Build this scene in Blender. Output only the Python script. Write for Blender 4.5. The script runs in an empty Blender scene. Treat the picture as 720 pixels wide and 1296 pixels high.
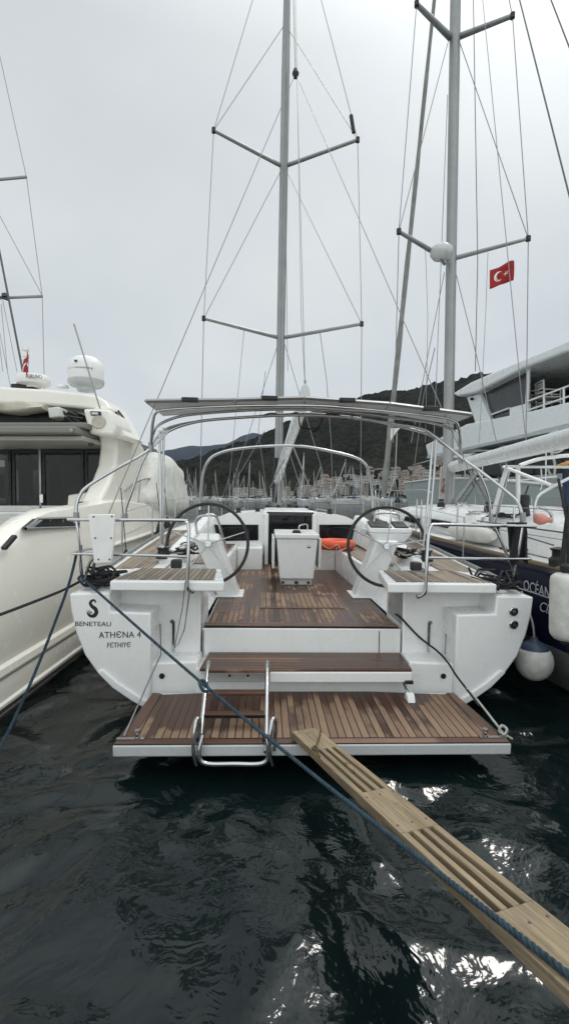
import bpy, bmesh, math, random
import numpy as np
from mathutils import Vector, Matrix, noise as mn
random.seed(7)
R = math.radians
SC = bpy.context.scene
COL = SC.collection

# ------------------------------------------------------------------ camera
F = 600.0; CAMZ = 2.05; PITCH = math.atan(18/600)
cd = bpy.data.cameras.new('camera'); cam = bpy.data.objects.new('camera', cd); COL.objects.link(cam)
cam.location = (0, 0, CAMZ); cam.rotation_euler = (math.pi/2-PITCH, 0, 0)
cd.sensor_fit = 'AUTO'; cd.sensor_width = 36; cd.lens = F/1296*36; cd.clip_start = .05; cd.clip_end = 40000
SC.camera = cam

def ray(px, py):
    cx, cy = (px-360)/F, (648-py)/F
    return Vector((cx, math.cos(PITCH)+math.sin(PITCH)*cy, -math.sin(PITCH)+math.cos(PITCH)*cy))
C0 = Vector((0, 0, CAMZ))
def wp(px, py, d):
    v = ray(px, py); return C0+v*(d/v.y)
class Frame:
    """a thing's own frame: turns a measured direction plus a known local depth into local coordinates"""
    def __init__(s, loc, rz=0, heel=0):
        s.loc = Vector(loc); s.rot = (0, heel, rz)
        s.M = Matrix.Translation(s.loc) @ Matrix.Rotation(rz, 4, 'Z') @ Matrix.Rotation(heel, 4, 'Y')
        s.I = s.M.inverted(); s.o = s.I @ C0
    def at(s, px, py, v, ax=1):
        r = s.I.to_3x3() @ ray(px, py)
        return s.o + r*((v-s.o[ax])/r[ax])

# ------------------------------------------------------------------ materials
class NT:
    def __init__(s, name):
        s.m = bpy.data.materials.new(name); s.m.use_nodes = True
        s.t = s.m.node_tree; s.N = s.t.nodes; s.L = s.t.links
        s.b = s.N['Principled BSDF']
        s.co = s.N.new('ShaderNodeTexCoord').outputs['Object']
    def val(s, sock, v):
        if isinstance(v, bpy.types.NodeSocket): s.L.new(v, sock)
        else: sock.default_value = v
    def math(s, op, a, b=0.0, c=None, clamp=False):
        n = s.N.new('ShaderNodeMath'); n.operation = op; n.use_clamp = clamp
        s.val(n.inputs[0], a); s.val(n.inputs[1], b)
        if c is not None: s.val(n.inputs[2], c)
        return n.outputs[0]
    def noise(s, scale, detail=4, rough=.55, vec=None, dist=0):
        n = s.N.new('ShaderNodeTexNoise'); n.inputs['Scale'].default_value = scale
        n.inputs['Detail'].default_value = detail; n.inputs['Roughness'].default_value = rough
        n.inputs['Distortion'].default_value = dist
        s.L.new(vec if vec else s.co, n.inputs['Vector']); return n.outputs['Fac']
    def mix(s, f, a, b, mode='MIX'):
        n = s.N.new('ShaderNodeMix'); n.data_type = 'RGBA'; n.blend_type = mode
        s.val(n.inputs[0], f)
        for i, v in ((6, a), (7, b)):
            if isinstance(v, bpy.types.NodeSocket): s.L.new(v, n.inputs[i])
            else: n.inputs[i].default_value = (*v[:3], 1)
        return n.outputs[2]
    def rng(s, v, a, b, c=0, d=1):
        n = s.N.new('ShaderNodeMapRange'); s.val(n.inputs[0], v)
        for i, q in enumerate((a, b, c, d)): n.inputs[i+1].default_value = q
        return n.outputs[0]
    def sep(s, v=None):
        n = s.N.new('ShaderNodeSeparateXYZ'); s.L.new(v if v else s.co, n.inputs[0]); return n.outputs
    def comb(s, x, y, z):
        n = s.N.new('ShaderNodeCombineXYZ')
        for i, q in enumerate((x, y, z)): s.val(n.inputs[i], q)
        return n.outputs[0]
    def bump(s, h, st=.3, dist=.01):
        n = s.N.new('ShaderNodeBump'); n.inputs['Strength'].default_value = st; n.inputs['Distance'].default_value = dist
        s.L.new(h, n.inputs['Height']); s.L.new(n.outputs[0], s.b.inputs['Normal'])
    def set(s, **k):
        for a, v in k.items():
            sk = s.b.inputs[a.replace('_', ' ')]
            if isinstance(v, (tuple, list)) and len(v) == 3: v = (*v, 1)
            s.val(sk, v)

def plain(name, col, rough=.5, metal=0.0, var=.12, scale=6, bump=0.0, bscale=60, coat=0.0, spec=.5):
    t = NT(name)
    f = t.noise(scale, 5, .6)
    d = tuple(max(0, c*(1-var)) for c in col); l = tuple(min(1, c*(1+var*.6)) for c in col)
    t.set(Base_Color=t.mix(t.rng(f, .3, .7), d, l), Metallic=metal, Coat_Weight=coat, Coat_Roughness=.08)
    t.b.inputs['Specular IOR Level'].default_value = spec
    t.set(Roughness=t.rng(t.noise(scale*2.3, 3), .3, .7, max(.02, rough*.8), min(1, rough*1.2)))
    if bump: t.bump(t.noise(bscale, 4), bump, .004)
    return t.m

def gel(name, col, rough=.28):
    t = NT(name)
    x, y, z = t.sep()
    v = t.comb(t.math('MULTIPLY', x, 7.0), t.math('MULTIPLY', y, 7.0), t.math('MULTIPLY', z, .8))
    streak = t.rng(t.noise(1.0, 5, .65, v), .52, .8, 0, .09)
    blot = t.rng(t.noise(1.7, 5, .6), .35, .75, 0, .07)
    c = t.mix(blot, col, tuple(q*.72 for q in col))
    c = t.mix(streak, c, (col[0]*.62, col[1]*.60, col[2]*.54))
    t.set(Base_Color=c, Roughness=t.rng(t.noise(5, 4), .3, .7, rough*.75, rough*1.35), Coat_Weight=.15, Coat_Roughness=.1)
    t.bump(t.noise(2.2, 2), .05, .01)
    return t.m

def teak(name, w=.05, along='y', wet=.5, dry=(.255, .165, .108), wetc=(.088, .041, .026), rnd_=.16, slope=0.0, off=0.0):
    t = NT(name)
    x, y, z = t.sep()
    a, b = (x, y) if along == 'y' else (y, x)
    q = t.math('DIVIDE', a, w); fl = t.math('FLOOR', q); fr = t.math('FRACT', q)
    wn = t.N.new('ShaderNodeTexWhiteNoise'); wn.noise_dimensions = '1D'; t.L.new(fl, wn.inputs['W'])
    rnd = wn.outputs['Value']
    seg = t.math('FLOOR', t.math('ADD', t.math('DIVIDE', b, 2.1), t.math('MULTIPLY', rnd, 5.0)))
    wn2 = t.N.new('ShaderNodeTexWhiteNoise'); wn2.noise_dimensions = '2D'
    t.L.new(t.comb(fl, seg, 0.0), wn2.inputs['Vector']); r2 = wn2.outputs['Value']
    caulk = t.math('LESS_THAN', fr, .15)
    # damp boards: broad patches, broken up board by board
    patch = t.noise(1.15, 4, .6, t.comb(t.math('MULTIPLY', a, 1.0), t.math('MULTIPLY', b, .9), 0.0))
    m = t.math('ADD', t.math('MULTIPLY', patch, 1.0), t.math('MULTIPLY', t.math('SUBTRACT', r2, .5), rnd_))
    if slope: m = t.math('SUBTRACT', m, t.math('MULTIPLY', t.math('SUBTRACT', b, off), slope))
    m = t.math('ADD', m, t.math('MULTIPLY', t.math('SUBTRACT', t.noise(9, 3, .6, t.comb(a, t.math('MULTIPLY', b, .4), 1.0)), .5), .35))
    wetm = t.rng(m, .36+wet*.30, .44+wet*.30)
    wetm = t.math('SUBTRACT', 1.0, wetm, clamp=True)
    g = t.noise(1.0, 6, .7, t.comb(t.math('MULTIPLY', a, 160.0), t.math('MULTIPLY', b, 5.0), t.math('MULTIPLY', r2, 40.0)))
    dcol = t.mix(r2, tuple(c*.80 for c in dry), tuple(c*1.22 for c in dry))
    wcol = t.mix(r2, tuple(c*.7 for c in wetc), tuple(c*1.5 for c in wetc))
    c = t.mix(wetm, dcol, wcol)
    c = t.mix(t.rng(g, .35, .7, 0, .45), c, (.03, .018, .012))
    c = t.mix(caulk, c, (.012, .011, .010))
    t.set(Base_Color=c, Roughness=t.rng(wetm, 0, 1, .68, .30))
    t.b.inputs['Specular IOR Level'].default_value = .35
    h = t.math('SUBTRACT', t.math('MULTIPLY', g, .25), caulk)
    t.bump(h, .35, .004)
    return t.m

M = {}
M['gel'] = gel('white_gelcoat', (.80, .81, .80))
M['gelgrey'] = gel('grey_gelcoat', (.55, .57, .57))
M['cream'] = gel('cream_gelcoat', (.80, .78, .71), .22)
M['creamdark'] = gel('shaded_trim', (.17, .165, .145), .4)  # on the flybridge this carries overhang shade; also strake and dome marks
M['midshade'] = gel('half_shaded_trim', (.36, .35, .31), .4)  # cream darkened to carry the overhang's shade in its colour
M['navy'] = gel('navy_gelcoat', (.010, .013, .034), .14)
M['yachtwhite'] = gel('yacht_white_paint', (.70, .73, .74), .3)
M['yachtgrey'] = gel('yacht_grey_paint', (.40, .45, .44), .35)
M['deck'] = plain('nonslip_deck', (.70, .70, .68), .6, var=.1, bump=.3, bscale=220)
M['steel'] = plain('polished_stainless', (.50, .51, .515), .13, 1.0, var=.12, scale=4)
M['alu'] = plain('anodised_aluminium', (.30, .31, .31), .42, .75, var=.1, scale=3)
M['mastgrey'] = plain('mast_grey', (.30, .31, .31), .45, .3, var=.12, scale=2)
M['black'] = plain('black_rubber', (.013, .013, .014), .55, var=.3, bump=.2)
M['leather'] = plain('black_leather', (.012, .012, .012), .42, var=.3, bump=.4, bscale=160)
M['brope'] = plain('black_rope_fibre', (.016, .016, .019), .85, var=.5, scale=40, bump=.6, bscale=250)
M['blrope'] = plain('blue_rope_fibre', (.020, .048, .072), .8, var=.55, scale=30, bump=.7, bscale=300)
M['grope'] = plain('grey_rope_fibre', (.42, .41, .38), .85, var=.3, scale=40, bump=.6, bscale=300)
M['wire'] = plain('rigging_wire', (.22, .225, .23), .45, .5, var=.1)
M['darkwire'] = plain('dark_line', (.08, .08, .085), .6, .0, var=.2)
M['glass'] = plain('smoked_glass', (.008, .009, .011), .04, var=.1, spec=.28)
M['screen'] = plain('smoked_screen', (.035, .036, .038), .25, var=.2, scale=2)
M['solar'] = plain('solar_backsheet', (.50, .52, .52), .4, var=.1)
M['orange'] = plain('orange_plastic', (.72, .085, .02), .45, var=.15)
M['red'] = plain('red_cloth', (.33, .016, .016), .8, var=.2, bump=.3)
M['white'] = plain('white_paint', (.78, .78, .76), .45, var=.06)
M['fender'] = plain('scuffed_vinyl', (.60, .60, .56), .5, var=.22, scale=9, bump=.1)
M['fblue'] = plain('fender_blue', (.035, .065, .11), .5, var=.25)
M['canvas'] = plain('beige_canvas', (.52, .49, .41), .9, var=.2, scale=5, bump=.5, bscale=25)
M['tarp'] = plain('white_tarp', (.62, .62, .58), .65, var=.2, scale=3, bump=1.0, bscale=11)
M['blue'] = plain('blue_cloth', (.016, .030, .065), .9, var=.3, bump=.4)
M['ochre'] = plain('ochre_cloth', (.55, .28, .06), .9, var=.2)
M['wood'] = plain('varnished_wood', (.11, .048, .026), .4, var=.3, scale=9)
M['black_ink'] = plain('black_vinyl', (.012, .013, .015), .4, var=.2)
M['dim_ink'] = plain('silver_vinyl', (.55, .57, .60), .4, var=.1)
M['maroon'] = plain('maroon_ink', (.10, .015, .02), .5)
M['pink'] = plain('pink_buoy_plastic', (.55, .22, .17), .5, var=.2)
M['sailgrey'] = plain('grey_sailcloth', (.26, .265, .25), .9, var=.3, scale=3, bump=.4)
M['teak'] = teak('teak_sole', .056, wet=.54, rnd_=.20)
M['teakp'] = teak('teak_platform', .060, wet=.40, rnd_=.20, slope=.34, off=-.48)
M['teakx'] = teak('teak_margin', .075, along='x', wet=.62, dry=(.22, .13, .09))
M['teakg'] = teak('teak_weathered', .05, wet=.18, dry=(.33, .275, .215), wetc=(.14, .085, .06))

def plank_mat():
    t = NT('weathered_pine_plank')
    x, y, z = t.sep()
    g = t.noise(1.0, 7, .68, t.comb(t.math('MULTIPLY', x, 55.0), t.math('MULTIPLY', y, 2.2), t.math('MULTIPLY', z, 20.0)), .6)
    g2 = t.noise(3.0, 5, .6)
    c = t.mix(t.rng(g, .3, .72), (.125, .092, .056), (.39, .31, .205))
    c = t.mix(t.rng(g2, .5, .75, 0, .5), c, (.19, .165, .13))
    c = t.mix(t.rng(t.noise(14, 4), .64, .72, 0, .6), c, (.07, .045, .025))
    t.set(Base_Color=c, Roughness=.8); t.b.inputs['Specular IOR Level'].default_value = .25
    t.bump(g, .5, .004); return t.m
M['plank'] = plank_mat()

# ------------------------------------------------------------------ mesh helpers
def sm(pts, n=6, closed=False):
    P = [Vector(p) for p in pts]; out = []; k = len(P)
    if k < 3 and not closed: return P
    for i in range(k if closed else k-1):
        if closed: a, b, c, d = P[(i-1) % k], P[i], P[(i+1) % k], P[(i+2) % k]
        else: a, b, c, d = P[max(i-1, 0)], P[i], P[i+1], P[min(i+2, k-1)]
        for j in range(n):
            u = j/n
            out.append(.5*((2*b)+(c-a)*u+(2*a-5*b+4*c-d)*u*u+(3*b-a-3*c+d)*u**3))
    if not closed: out.append(P[-1])
    return out

class MB:
    def __init__(s): s.bm = bmesh.new(); s.mi = 0
    def face(s, vs):
        try:
            f = s.bm.faces.new(vs); f.material_index = s.mi; return f
        except ValueError: return None
    def box(s, x0, x1, y0, y1, z0, z1):
        return s.hexa([(x0, y0, z0), (x1, y0, z0), (x1, y1, z0), (x0, y1, z0)], [(x0, y0, z1), (x1, y0, z1), (x1, y1, z1), (x0, y1, z1)])
    def hexa(s, lo, hi):
        a = [s.bm.verts.new(p) for p in lo]; b = [s.bm.verts.new(p) for p in hi]; n = len(a)
        s.face(a[::-1]); s.face(b)
        for i in range(n): s.face([a[i], a[(i+1) % n], b[(i+1) % n], b[i]])
        return s
    def prism(s, poly, ax, lo, hi):
        """poly: 2D outline; ax: axis of extrusion"""
        def p(u, v, w): return {0: (w, u, v), 1: (u, w, v), 2: (u, v, w)}[ax]
        return s.hexa([p(u, v, lo) for u, v in poly], [p(u, v, hi) for u, v in poly])
    def tube(s, pts, r, n=8, closed=False, cap=True):
        P = [Vector(p) for p in pts]; k = len(P)
        rr = r if isinstance(r, (list, tuple)) else [r]*k
        T = []
        for i in range(k):
            a = P[(i-1) % k] if closed or i else P[i]; b = P[(i+1) % k] if closed or i < k-1 else P[i]
            d = b-a; T.append(d.normalized() if d.length > 1e-9 else Vector((0, 0, 1)))
        up = Vector((0, 0, 1)) if abs(T[0].z) < .9 else Vector((1, 0, 0))
        u = T[0].cross(up).normalized(); rings = []
        for i in range(k):
            u = (u-T[i]*u.dot(T[i])).normalized(); v = T[i].cross(u)
            rings.append([s.bm.verts.new(P[i]+(u*math.cos(2*math.pi*j/n)+v*math.sin(2*math.pi*j/n))*rr[i]) for j in range(n)])
        for i in range(k if closed else k-1):
            A, B = rings[i], rings[(i+1) % k]
            for j in range(n): s.face([A[j], A[(j+1) % n], B[(j+1) % n], B[j]])
        if cap and not closed: s.face(rings[0][::-1]); s.face(rings[-1])
        return s
    def lathe(s, prof, loc, axis=(0, 0, 1), n=24):
        """prof: list of (radius, height) along axis"""
        ax = Vector(axis).normalized(); t = Vector((1, 0, 0)) if abs(ax.x) < .9 else Vector((0, 1, 0))
        u = ax.cross(t).normalized(); v = ax.cross(u); o = Vector(loc); rings = []
        for r, h in prof:
            if r < 1e-6: rings.append([s.bm.verts.new(o+ax*h)])
            else: rings.append([s.bm.verts.new(o+ax*h+(u*math.cos(2*math.pi*j/n)+v*math.sin(2*math.pi*j/n))*r) for j in range(n)])
        for A, B in zip(rings, rings[1:]):
            for j in range(n):
                a, a2 = A[j % len(A)], A[(j+1) % len(A)]; b, b2 = B[j % len(B)], B[(j+1) % len(B)]
                vs = []
                for q in (a, a2, b2, b):
                    if q not in vs: vs.append(q)
                if len(vs) > 2: s.face(vs)
        if len(rings[0]) > 1: s.face(rings[0][::-1])
        if len(rings[-1]) > 1: s.face(rings[-1])
        return s
    def loft(s, secs, closed=False, cap=False):
        rows = [[s.bm.verts.new(p) for p in q] for q in secs]; n = len(rows[0])
        for A, B in zip(rows, rows[1:]):
            for j in range(n if closed else n-1):
                s.face([A[j], A[(j+1) % n], B[(j+1) % n], B[j]])
        if cap: s.face(rows[0][::-1]); s.face(rows[-1])
        return s
    def build(s, name, mats, parent=None, bevel=0, smooth=35, seg=2, sub=0):
        bmesh.ops.remove_doubles(s.bm, verts=s.bm.verts, dist=1e-6)
        bmesh.ops.recalc_face_normals(s.bm, faces=s.bm.faces)
        me = bpy.data.meshes.new(name); s.bm.to_mesh(me); s.bm.free()
        for m in (mats if isinstance(mats, (list, tuple)) else [mats]): me.materials.append(M[m] if isinstance(m, str) else m)
        if smooth:
            me.polygons.foreach_set('use_smooth', [True]*len(me.polygons)); me.set_sharp_from_angle(angle=R(smooth))
        o = bpy.data.objects.new(name, me); COL.objects.link(o)
        if parent: o.parent = parent
        if bevel:
            b = o.modifiers.new('bevel', 'BEVEL'); b.width = bevel; b.segments = seg; b.limit_method = 'ANGLE'; b.angle_limit = R(40)
        if sub:
            b = o.modifiers.new('sub', 'SUBSURF'); b.levels = sub; b.render_levels = sub
        return o

def tag(o, label=None, cat=None, group=None, kind=None):
    if label: o['label'] = label
    if cat: o['category'] = cat
    if group: o['group'] = group
    if kind: o['kind'] = kind
    return o
def empty(name, fr, label, cat, group=None):
    o = bpy.data.objects.new(name, None); COL.objects.link(o)
    o.location = fr.loc; o.rotation_euler = fr.rot; o.empty_display_size = .2
    return tag(o, label, cat, group)
def tubeobj(name, pts, r, mat, parent=None, n=8, smooth=True, closed=False, steps=6):
    P = sm(pts, steps, closed) if smooth and len(pts) > 2 else [Vector(p) for p in pts]
    return MB().tube(P, r, n, closed).build(name, mat, parent, smooth=60)
def text(name, body, size, o, xdir, up, mat, parent=None, sx=1.0, ext=.0015, shear=0.0, align='LEFT', space=1.0):
    cu = bpy.data.curves.new(name, 'FONT'); cu.body = body; cu.size = size; cu.extrude = ext; cu.shear = shear
    cu.align_x = align; cu.space_character = space
    to = bpy.data.objects.new(name, cu); COL.objects.link(to)
    bpy.context.view_layer.update()
    me = bpy.data.meshes.new_from_object(to.evaluated_get(bpy.context.evaluated_depsgraph_get()))
    bpy.data.objects.remove(to)
    X = Vector(xdir).normalized(); Y = Vector(up); Y = (Y-X*Y.dot(X)).normalized(); Z = X.cross(Y)
    m = Matrix((X*sx, Y, Z)).transposed().to_4x4(); m.translation = Vector(o)
    me.transform(m); me.materials.clear(); me.materials.append(M[mat])
    ob = bpy.data.objects.new(name, me); COL.objects.link(ob)
    if parent: ob.parent = parent
    return ob
def twist(P, r, pitch, strands=3, n=6):
    """three-strand laid rope along a dense path"""
    out = MB(); P = [Vector(p) for p in P]
    L = [0]
    for a, b in zip(P, P[1:]): L.append(L[-1]+(b-a).length)
    N = max(8, int(L[-1]/(pitch/9))); Q = []; j = 0
    for i in range(N+1):
        s_ = L[-1]*i/N
        while j < len(P)-2 and L[j+1] < s_: j += 1
        u = (s_-L[j])/max(1e-9, L[j+1]-L[j]); Q.append(P[j].lerp(P[j+1], min(1, u)))
    up = Vector((0, 0, 1)); fr = []
    u = None
    for i in range(N+1):
        t = (Q[min(i+1, N)]-Q[max(i-1, 0)]).normalized()
        if u is None: u = t.cross(up if abs(t.z) < .9 else Vector((1, 0, 0))).normalized()
        u = (u-t*u.dot(t)).normalized(); fr.append((u, t.cross(u)))
    for k in range(strands):
        pts = []
        for i in range(N+1):
            a = 2*math.pi*(k/strands+L[-1]*i/N/pitch)
            pts.append(Q[i]+(fr[i][0]*math.cos(a)+fr[i][1]*math.sin(a))*r*.52)
        out.tube(pts, r*.56, n)
    return out
def tangle(c, sx, sy, sz, n, r, seed):
    rnd = random.Random(seed); b = MB()
    for k in range(n):
        a0 = rnd.uniform(0, 6.28); pts = []
        ox, oy = rnd.uniform(-.3, .3)*sx, rnd.uniform(-.3, .3)*sy
        for i in range(7):
            a = a0+i*rnd.uniform(.6, 1.2); q = rnd.uniform(.45, 1)
            pts.append((c[0]+ox+math.cos(a)*sx*q*.6, c[1]+oy+math.sin(a)*sy*q*.6, c[2]+rnd.uniform(.1, 1)*sz*(k+1)/n))
        b.tube(sm(pts, 5), r, 6)
    return b

# ================================================================== WORLD AND LIGHT
SUN_EL, SUN_AZ = R(58), R(40)      # azimuth from +Y towards +X
w = bpy.data.worlds.new('World'); SC.world = w; w.use_nodes = True
nt = w.node_tree; N = nt.nodes; L = nt.links
bg = N['Background']; bg.inputs[1].default_value = .1
sky = N.new('ShaderNodeTexSky'); sky.sky_type = 'NISHITA'; sky.sun_disc = False
sky.sun_elevation = SUN_EL; sky.sun_rotation = SUN_AZ; sky.dust_density = 2
tc = N.new('ShaderNodeTexCoord')
sp = N.new('ShaderNodeSeparateXYZ'); L.new(tc.outputs['Generated'], sp.inputs[0])
def mth(op, a, b, clamp=False):
    n = N.new('ShaderNodeMath'); n.operation = op; n.use_clamp = clamp
    for i, v in enumerate((a, b)):
        if isinstance(v, bpy.types.NodeSocket): L.new(v, n.inputs[i])
        else: n.inputs[i].default_value = v
    return n.outputs[0]
# cloud layer seen as a flat sheet: divide by height so that clouds shrink to the horizon
zz = mth('ADD', mth('MAXIMUM', sp.outputs[2], 0.0), .25)
cv = N.new('ShaderNodeCombineXYZ'); L.new(mth('DIVIDE', sp.outputs[0], zz), cv.inputs[0]); L.new(mth('DIVIDE', sp.outputs[1], zz), cv.inputs[1])
n1 = N.new('ShaderNodeTexNoise'); n1.inputs['Scale'].default_value = 1.05; n1.inputs['Detail'].default_value = 5; n1.inputs['Roughness'].default_value = .48; n1.inputs['Distortion'].default_value = .3
L.new(cv.outputs[0], n1.inputs['Vector'])
rg = N.new('ShaderNodeMapRange'); L.new(n1.outputs['Fac'], rg.inputs[0]); rg.inputs[1].default_value = .3; rg.inputs[2].default_value = .68
mx = N.new('ShaderNodeMix'); mx.data_type = 'RGBA'; L.new(rg.outputs[0], mx.inputs[0])
mx.inputs[6].default_value = (5.4, 5.75, 6.0, 1); mx.inputs[7].default_value = (6.9, 7.2, 7.05, 1)
# sky gain: brighter zenith; brightness behind the camera added to fill the stern
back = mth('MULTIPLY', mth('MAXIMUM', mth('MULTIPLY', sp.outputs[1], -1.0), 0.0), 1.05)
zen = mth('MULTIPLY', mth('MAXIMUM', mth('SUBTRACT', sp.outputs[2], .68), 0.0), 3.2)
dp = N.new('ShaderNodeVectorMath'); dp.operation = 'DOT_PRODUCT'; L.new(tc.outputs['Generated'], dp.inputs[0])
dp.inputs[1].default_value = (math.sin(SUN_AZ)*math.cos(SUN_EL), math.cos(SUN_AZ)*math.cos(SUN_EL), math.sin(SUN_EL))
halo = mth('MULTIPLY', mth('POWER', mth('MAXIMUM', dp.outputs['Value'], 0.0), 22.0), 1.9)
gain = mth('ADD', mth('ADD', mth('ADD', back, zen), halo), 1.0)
sc_ = N.new('ShaderNodeMix'); sc_.data_type = 'RGBA'; sc_.blend_type = 'MULTIPLY'; sc_.inputs[0].default_value = 1
L.new(mx.outputs[2], sc_.inputs[6])
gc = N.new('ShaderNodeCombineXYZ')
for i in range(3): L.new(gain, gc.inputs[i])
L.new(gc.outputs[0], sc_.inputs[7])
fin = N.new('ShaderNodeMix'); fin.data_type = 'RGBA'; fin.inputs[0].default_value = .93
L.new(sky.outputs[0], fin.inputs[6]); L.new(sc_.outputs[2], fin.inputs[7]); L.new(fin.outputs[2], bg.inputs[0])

sl = bpy.data.lights.new('sun', 'SUN'); sl.energy = .8; sl.angle = R(11); sl.color = (1, .96, .9)
so = bpy.data.objects.new('sun', sl); COL.objects.link(so); so.location = (20, 30, 60)
sd = Vector((math.sin(SUN_AZ)*math.cos(SUN_EL), math.cos(SUN_AZ)*math.cos(SUN_EL), math.sin(SUN_EL)))
so.rotation_euler = (-sd).to_track_quat('-Z', 'Y').to_euler()
vs = SC.view_settings; vs.view_transform = 'Standard'; vs.look = 'None'; vs.exposure = .22; vs.gamma = 1; vs.use_curve_mapping = False

# ================================================================== SETTING: water, hills, haze
def axis(lo, hi, step, far, g=1.16):
    a = list(np.arange(lo, hi, step)); s_ = step; v = a[-1]
    while v < far: s_ *= g; v += s_; a.append(v)
    s_ = step; v = lo; pre = []
    while v > -far: s_ *= g; v -= s_; pre.append(v)
    return np.array(pre[::-1]+a)
def axis1(lo, hi, step, far, near):
    a = list(np.arange(lo, hi, step)); s_ = step; v = a[-1]
    while v < far: s_ *= 1.14; v += s_; a.append(v)
    s_ = step; v = lo; pre = []
    while v > near: s_ *= 1.3; v -= s_; pre.append(v)
    return np.array(pre[::-1]+a)
xs = axis(-3.2, 3.6, .03, 9000); ys = axis1(1.6, 7.0, .03, 9000, -60)
X, Y = np.meshgrid(xs, ys)
rng = np.random.default_rng(5)
wx = X+.22*np.sin(1.9*Y+.7*X+1)+.10*np.sin(4.3*X-3.1*Y); wy = Y+.22*np.sin(1.7*X-.9*Y+2)+.10*np.sin(4.9*Y+2.7*X)
Z = np.zeros_like(X)
for k in range(26):
    lam = .20*(1.7/.20)**(rng.random()**.9); th = R(-35)+rng.normal()*.85
    a = .0054*lam**.9
    ph = 2*np.pi*(wx*np.cos(th)+wy*np.sin(th))/lam+rng.random()*6.28
    sn = np.sin(ph)
    Z += a*(1.35*(1-np.abs(sn))**1.0-.6 if k % 3 == 0 and lam > .5 else sn)
D = np.hypot(X, Y-2)
Z *= np.clip(1.6-D/30, 0, 1)
ny, nx = X.shape
V = np.stack([X, Y, Z], -1).reshape(-1, 3)
idx = np.arange(nx*ny).reshape(ny, nx)
Fq = np.stack([idx[:-1, :-1], idx[:-1, 1:], idx[1:, 1:], idx[1:, :-1]], -1).reshape(-1, 4)
def npmesh(name, V, Fq, mat, parent=None):
    me = bpy.data.meshes.new(name); me.vertices.add(len(V)); me.vertices.foreach_set('co', V.astype(np.float32).ravel())
    me.loops.add(Fq.size); me.loops.foreach_set('vertex_index', Fq.astype(np.int32).ravel())
    me.polygons.add(len(Fq)); me.polygons.foreach_set('loop_start', np.arange(0, Fq.size, 4, dtype=np.int32))
    me.polygons.foreach_set('use_smooth', np.ones(len(Fq), bool))
    me.update(calc_edges=True); me.validate()
    me.materials.append(mat); o = bpy.data.objects.new(name, me); COL.objects.link(o)
    return o
t = NT('harbour_water')
t.set(Base_Color=t.mix(t.noise(.6, 3), (.002, .0055, .006), (.005, .011, .011)), Roughness=.085, IOR=1.42)
t.b.inputs['Specular IOR Level'].default_value = .5
h = t.math('ADD', t.noise(2.2, 4, .55, None, .6), t.math('MULTIPLY', t.noise(8, 3, .5, None, .8), .34))
t.bump(h, .4, .05)
tag(npmesh('harbour_water', V, Fq, t.m), kind='structure')

def forest():
    t = NT('pine_forest_slope')
    a = t.noise(.035, 5, .65); b = t.noise(.14, 4, .7); c = t.noise(.010, 3)
    f = t.math('ADD', t.math('MULTIPLY', a, .5), t.math('MULTIPLY', b, .5))
    col = t.mix(t.rng(f, .36, .66), (.0016, .0024, .0014), (.031, .033, .023))
    col = t.mix(t.rng(c, .55, .7, 0, .45), col, (.034, .031, .026))
    t.set(Base_Color=col, Roughness=.95); t.b.inputs['Specular IOR Level'].default_value = .1
    t.bump(b, 1.0, 9.0); return t.m
M['forest'] = forest()
RP = [(-500, 20), (-100, 18), (120, 26), (213, 42), (244, 47), (289, 60), (320, 68), (344, 78), (385, 101), (458, 121), (516, 138), (576, 151), (640, 162), (720, 170), (900, 180), (1400, 150), (2200, 90)]
def ridge(px): return np.interp(px, [p for p, _ in RP], [e for _, e in RP])
D0, D1 = 430.0, 950.0
def slope(px, d):
    tt = np.clip((d-D0)/(D1-D0), 0, 1.35)
    H = ridge(px)/600*D1
    prof = np.where(tt <= 1, .18*tt+.82*tt**1.15, 1-(tt-1)*.6)
    return H*prof+.6
def hill_z(px, d):
    z = slope(px, d)
    return z
pxs = np.linspace(-500, 1800, 620); ds = np.concatenate([np.linspace(D0-8, D1, 120), np.linspace(D1+8, D1*1.3, 14)])
PX, DD = np.meshgrid(pxs, ds)
ZZ = hill_z(PX, DD)
XX = (PX-360)/600*DD
nz = np.zeros_like(ZZ)
for k in range(9):
    lam = 220*.62**k; th = rng.random()*6.28
    nz += lam*.028*np.sin(2*np.pi*(XX*np.cos(th)+DD*np.sin(th))/lam+rng.random()*6.28+1.2*np.sin(2*np.pi*(XX*np.sin(th)-DD*np.cos(th))/lam/1.7))
nz += rng.random(ZZ.shape)*6.5
tt = np.clip((DD-D0-6)/160, 0, 1)
ZZ = ZZ+nz*tt
ZZ[0] = -2
ny, nx = XX.shape; idx = np.arange(nx*ny).reshape(ny, nx)
Fq2 = np.stack([idx[:-1, :-1], idx[:-1, 1:], idx[1:, 1:], idx[1:, :-1]], -1).reshape(-1, 4)
tag(npmesh('forested_hill', np.stack([XX, DD, ZZ], -1).reshape(-1, 3), Fq2, M['forest']), kind='structure')
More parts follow.
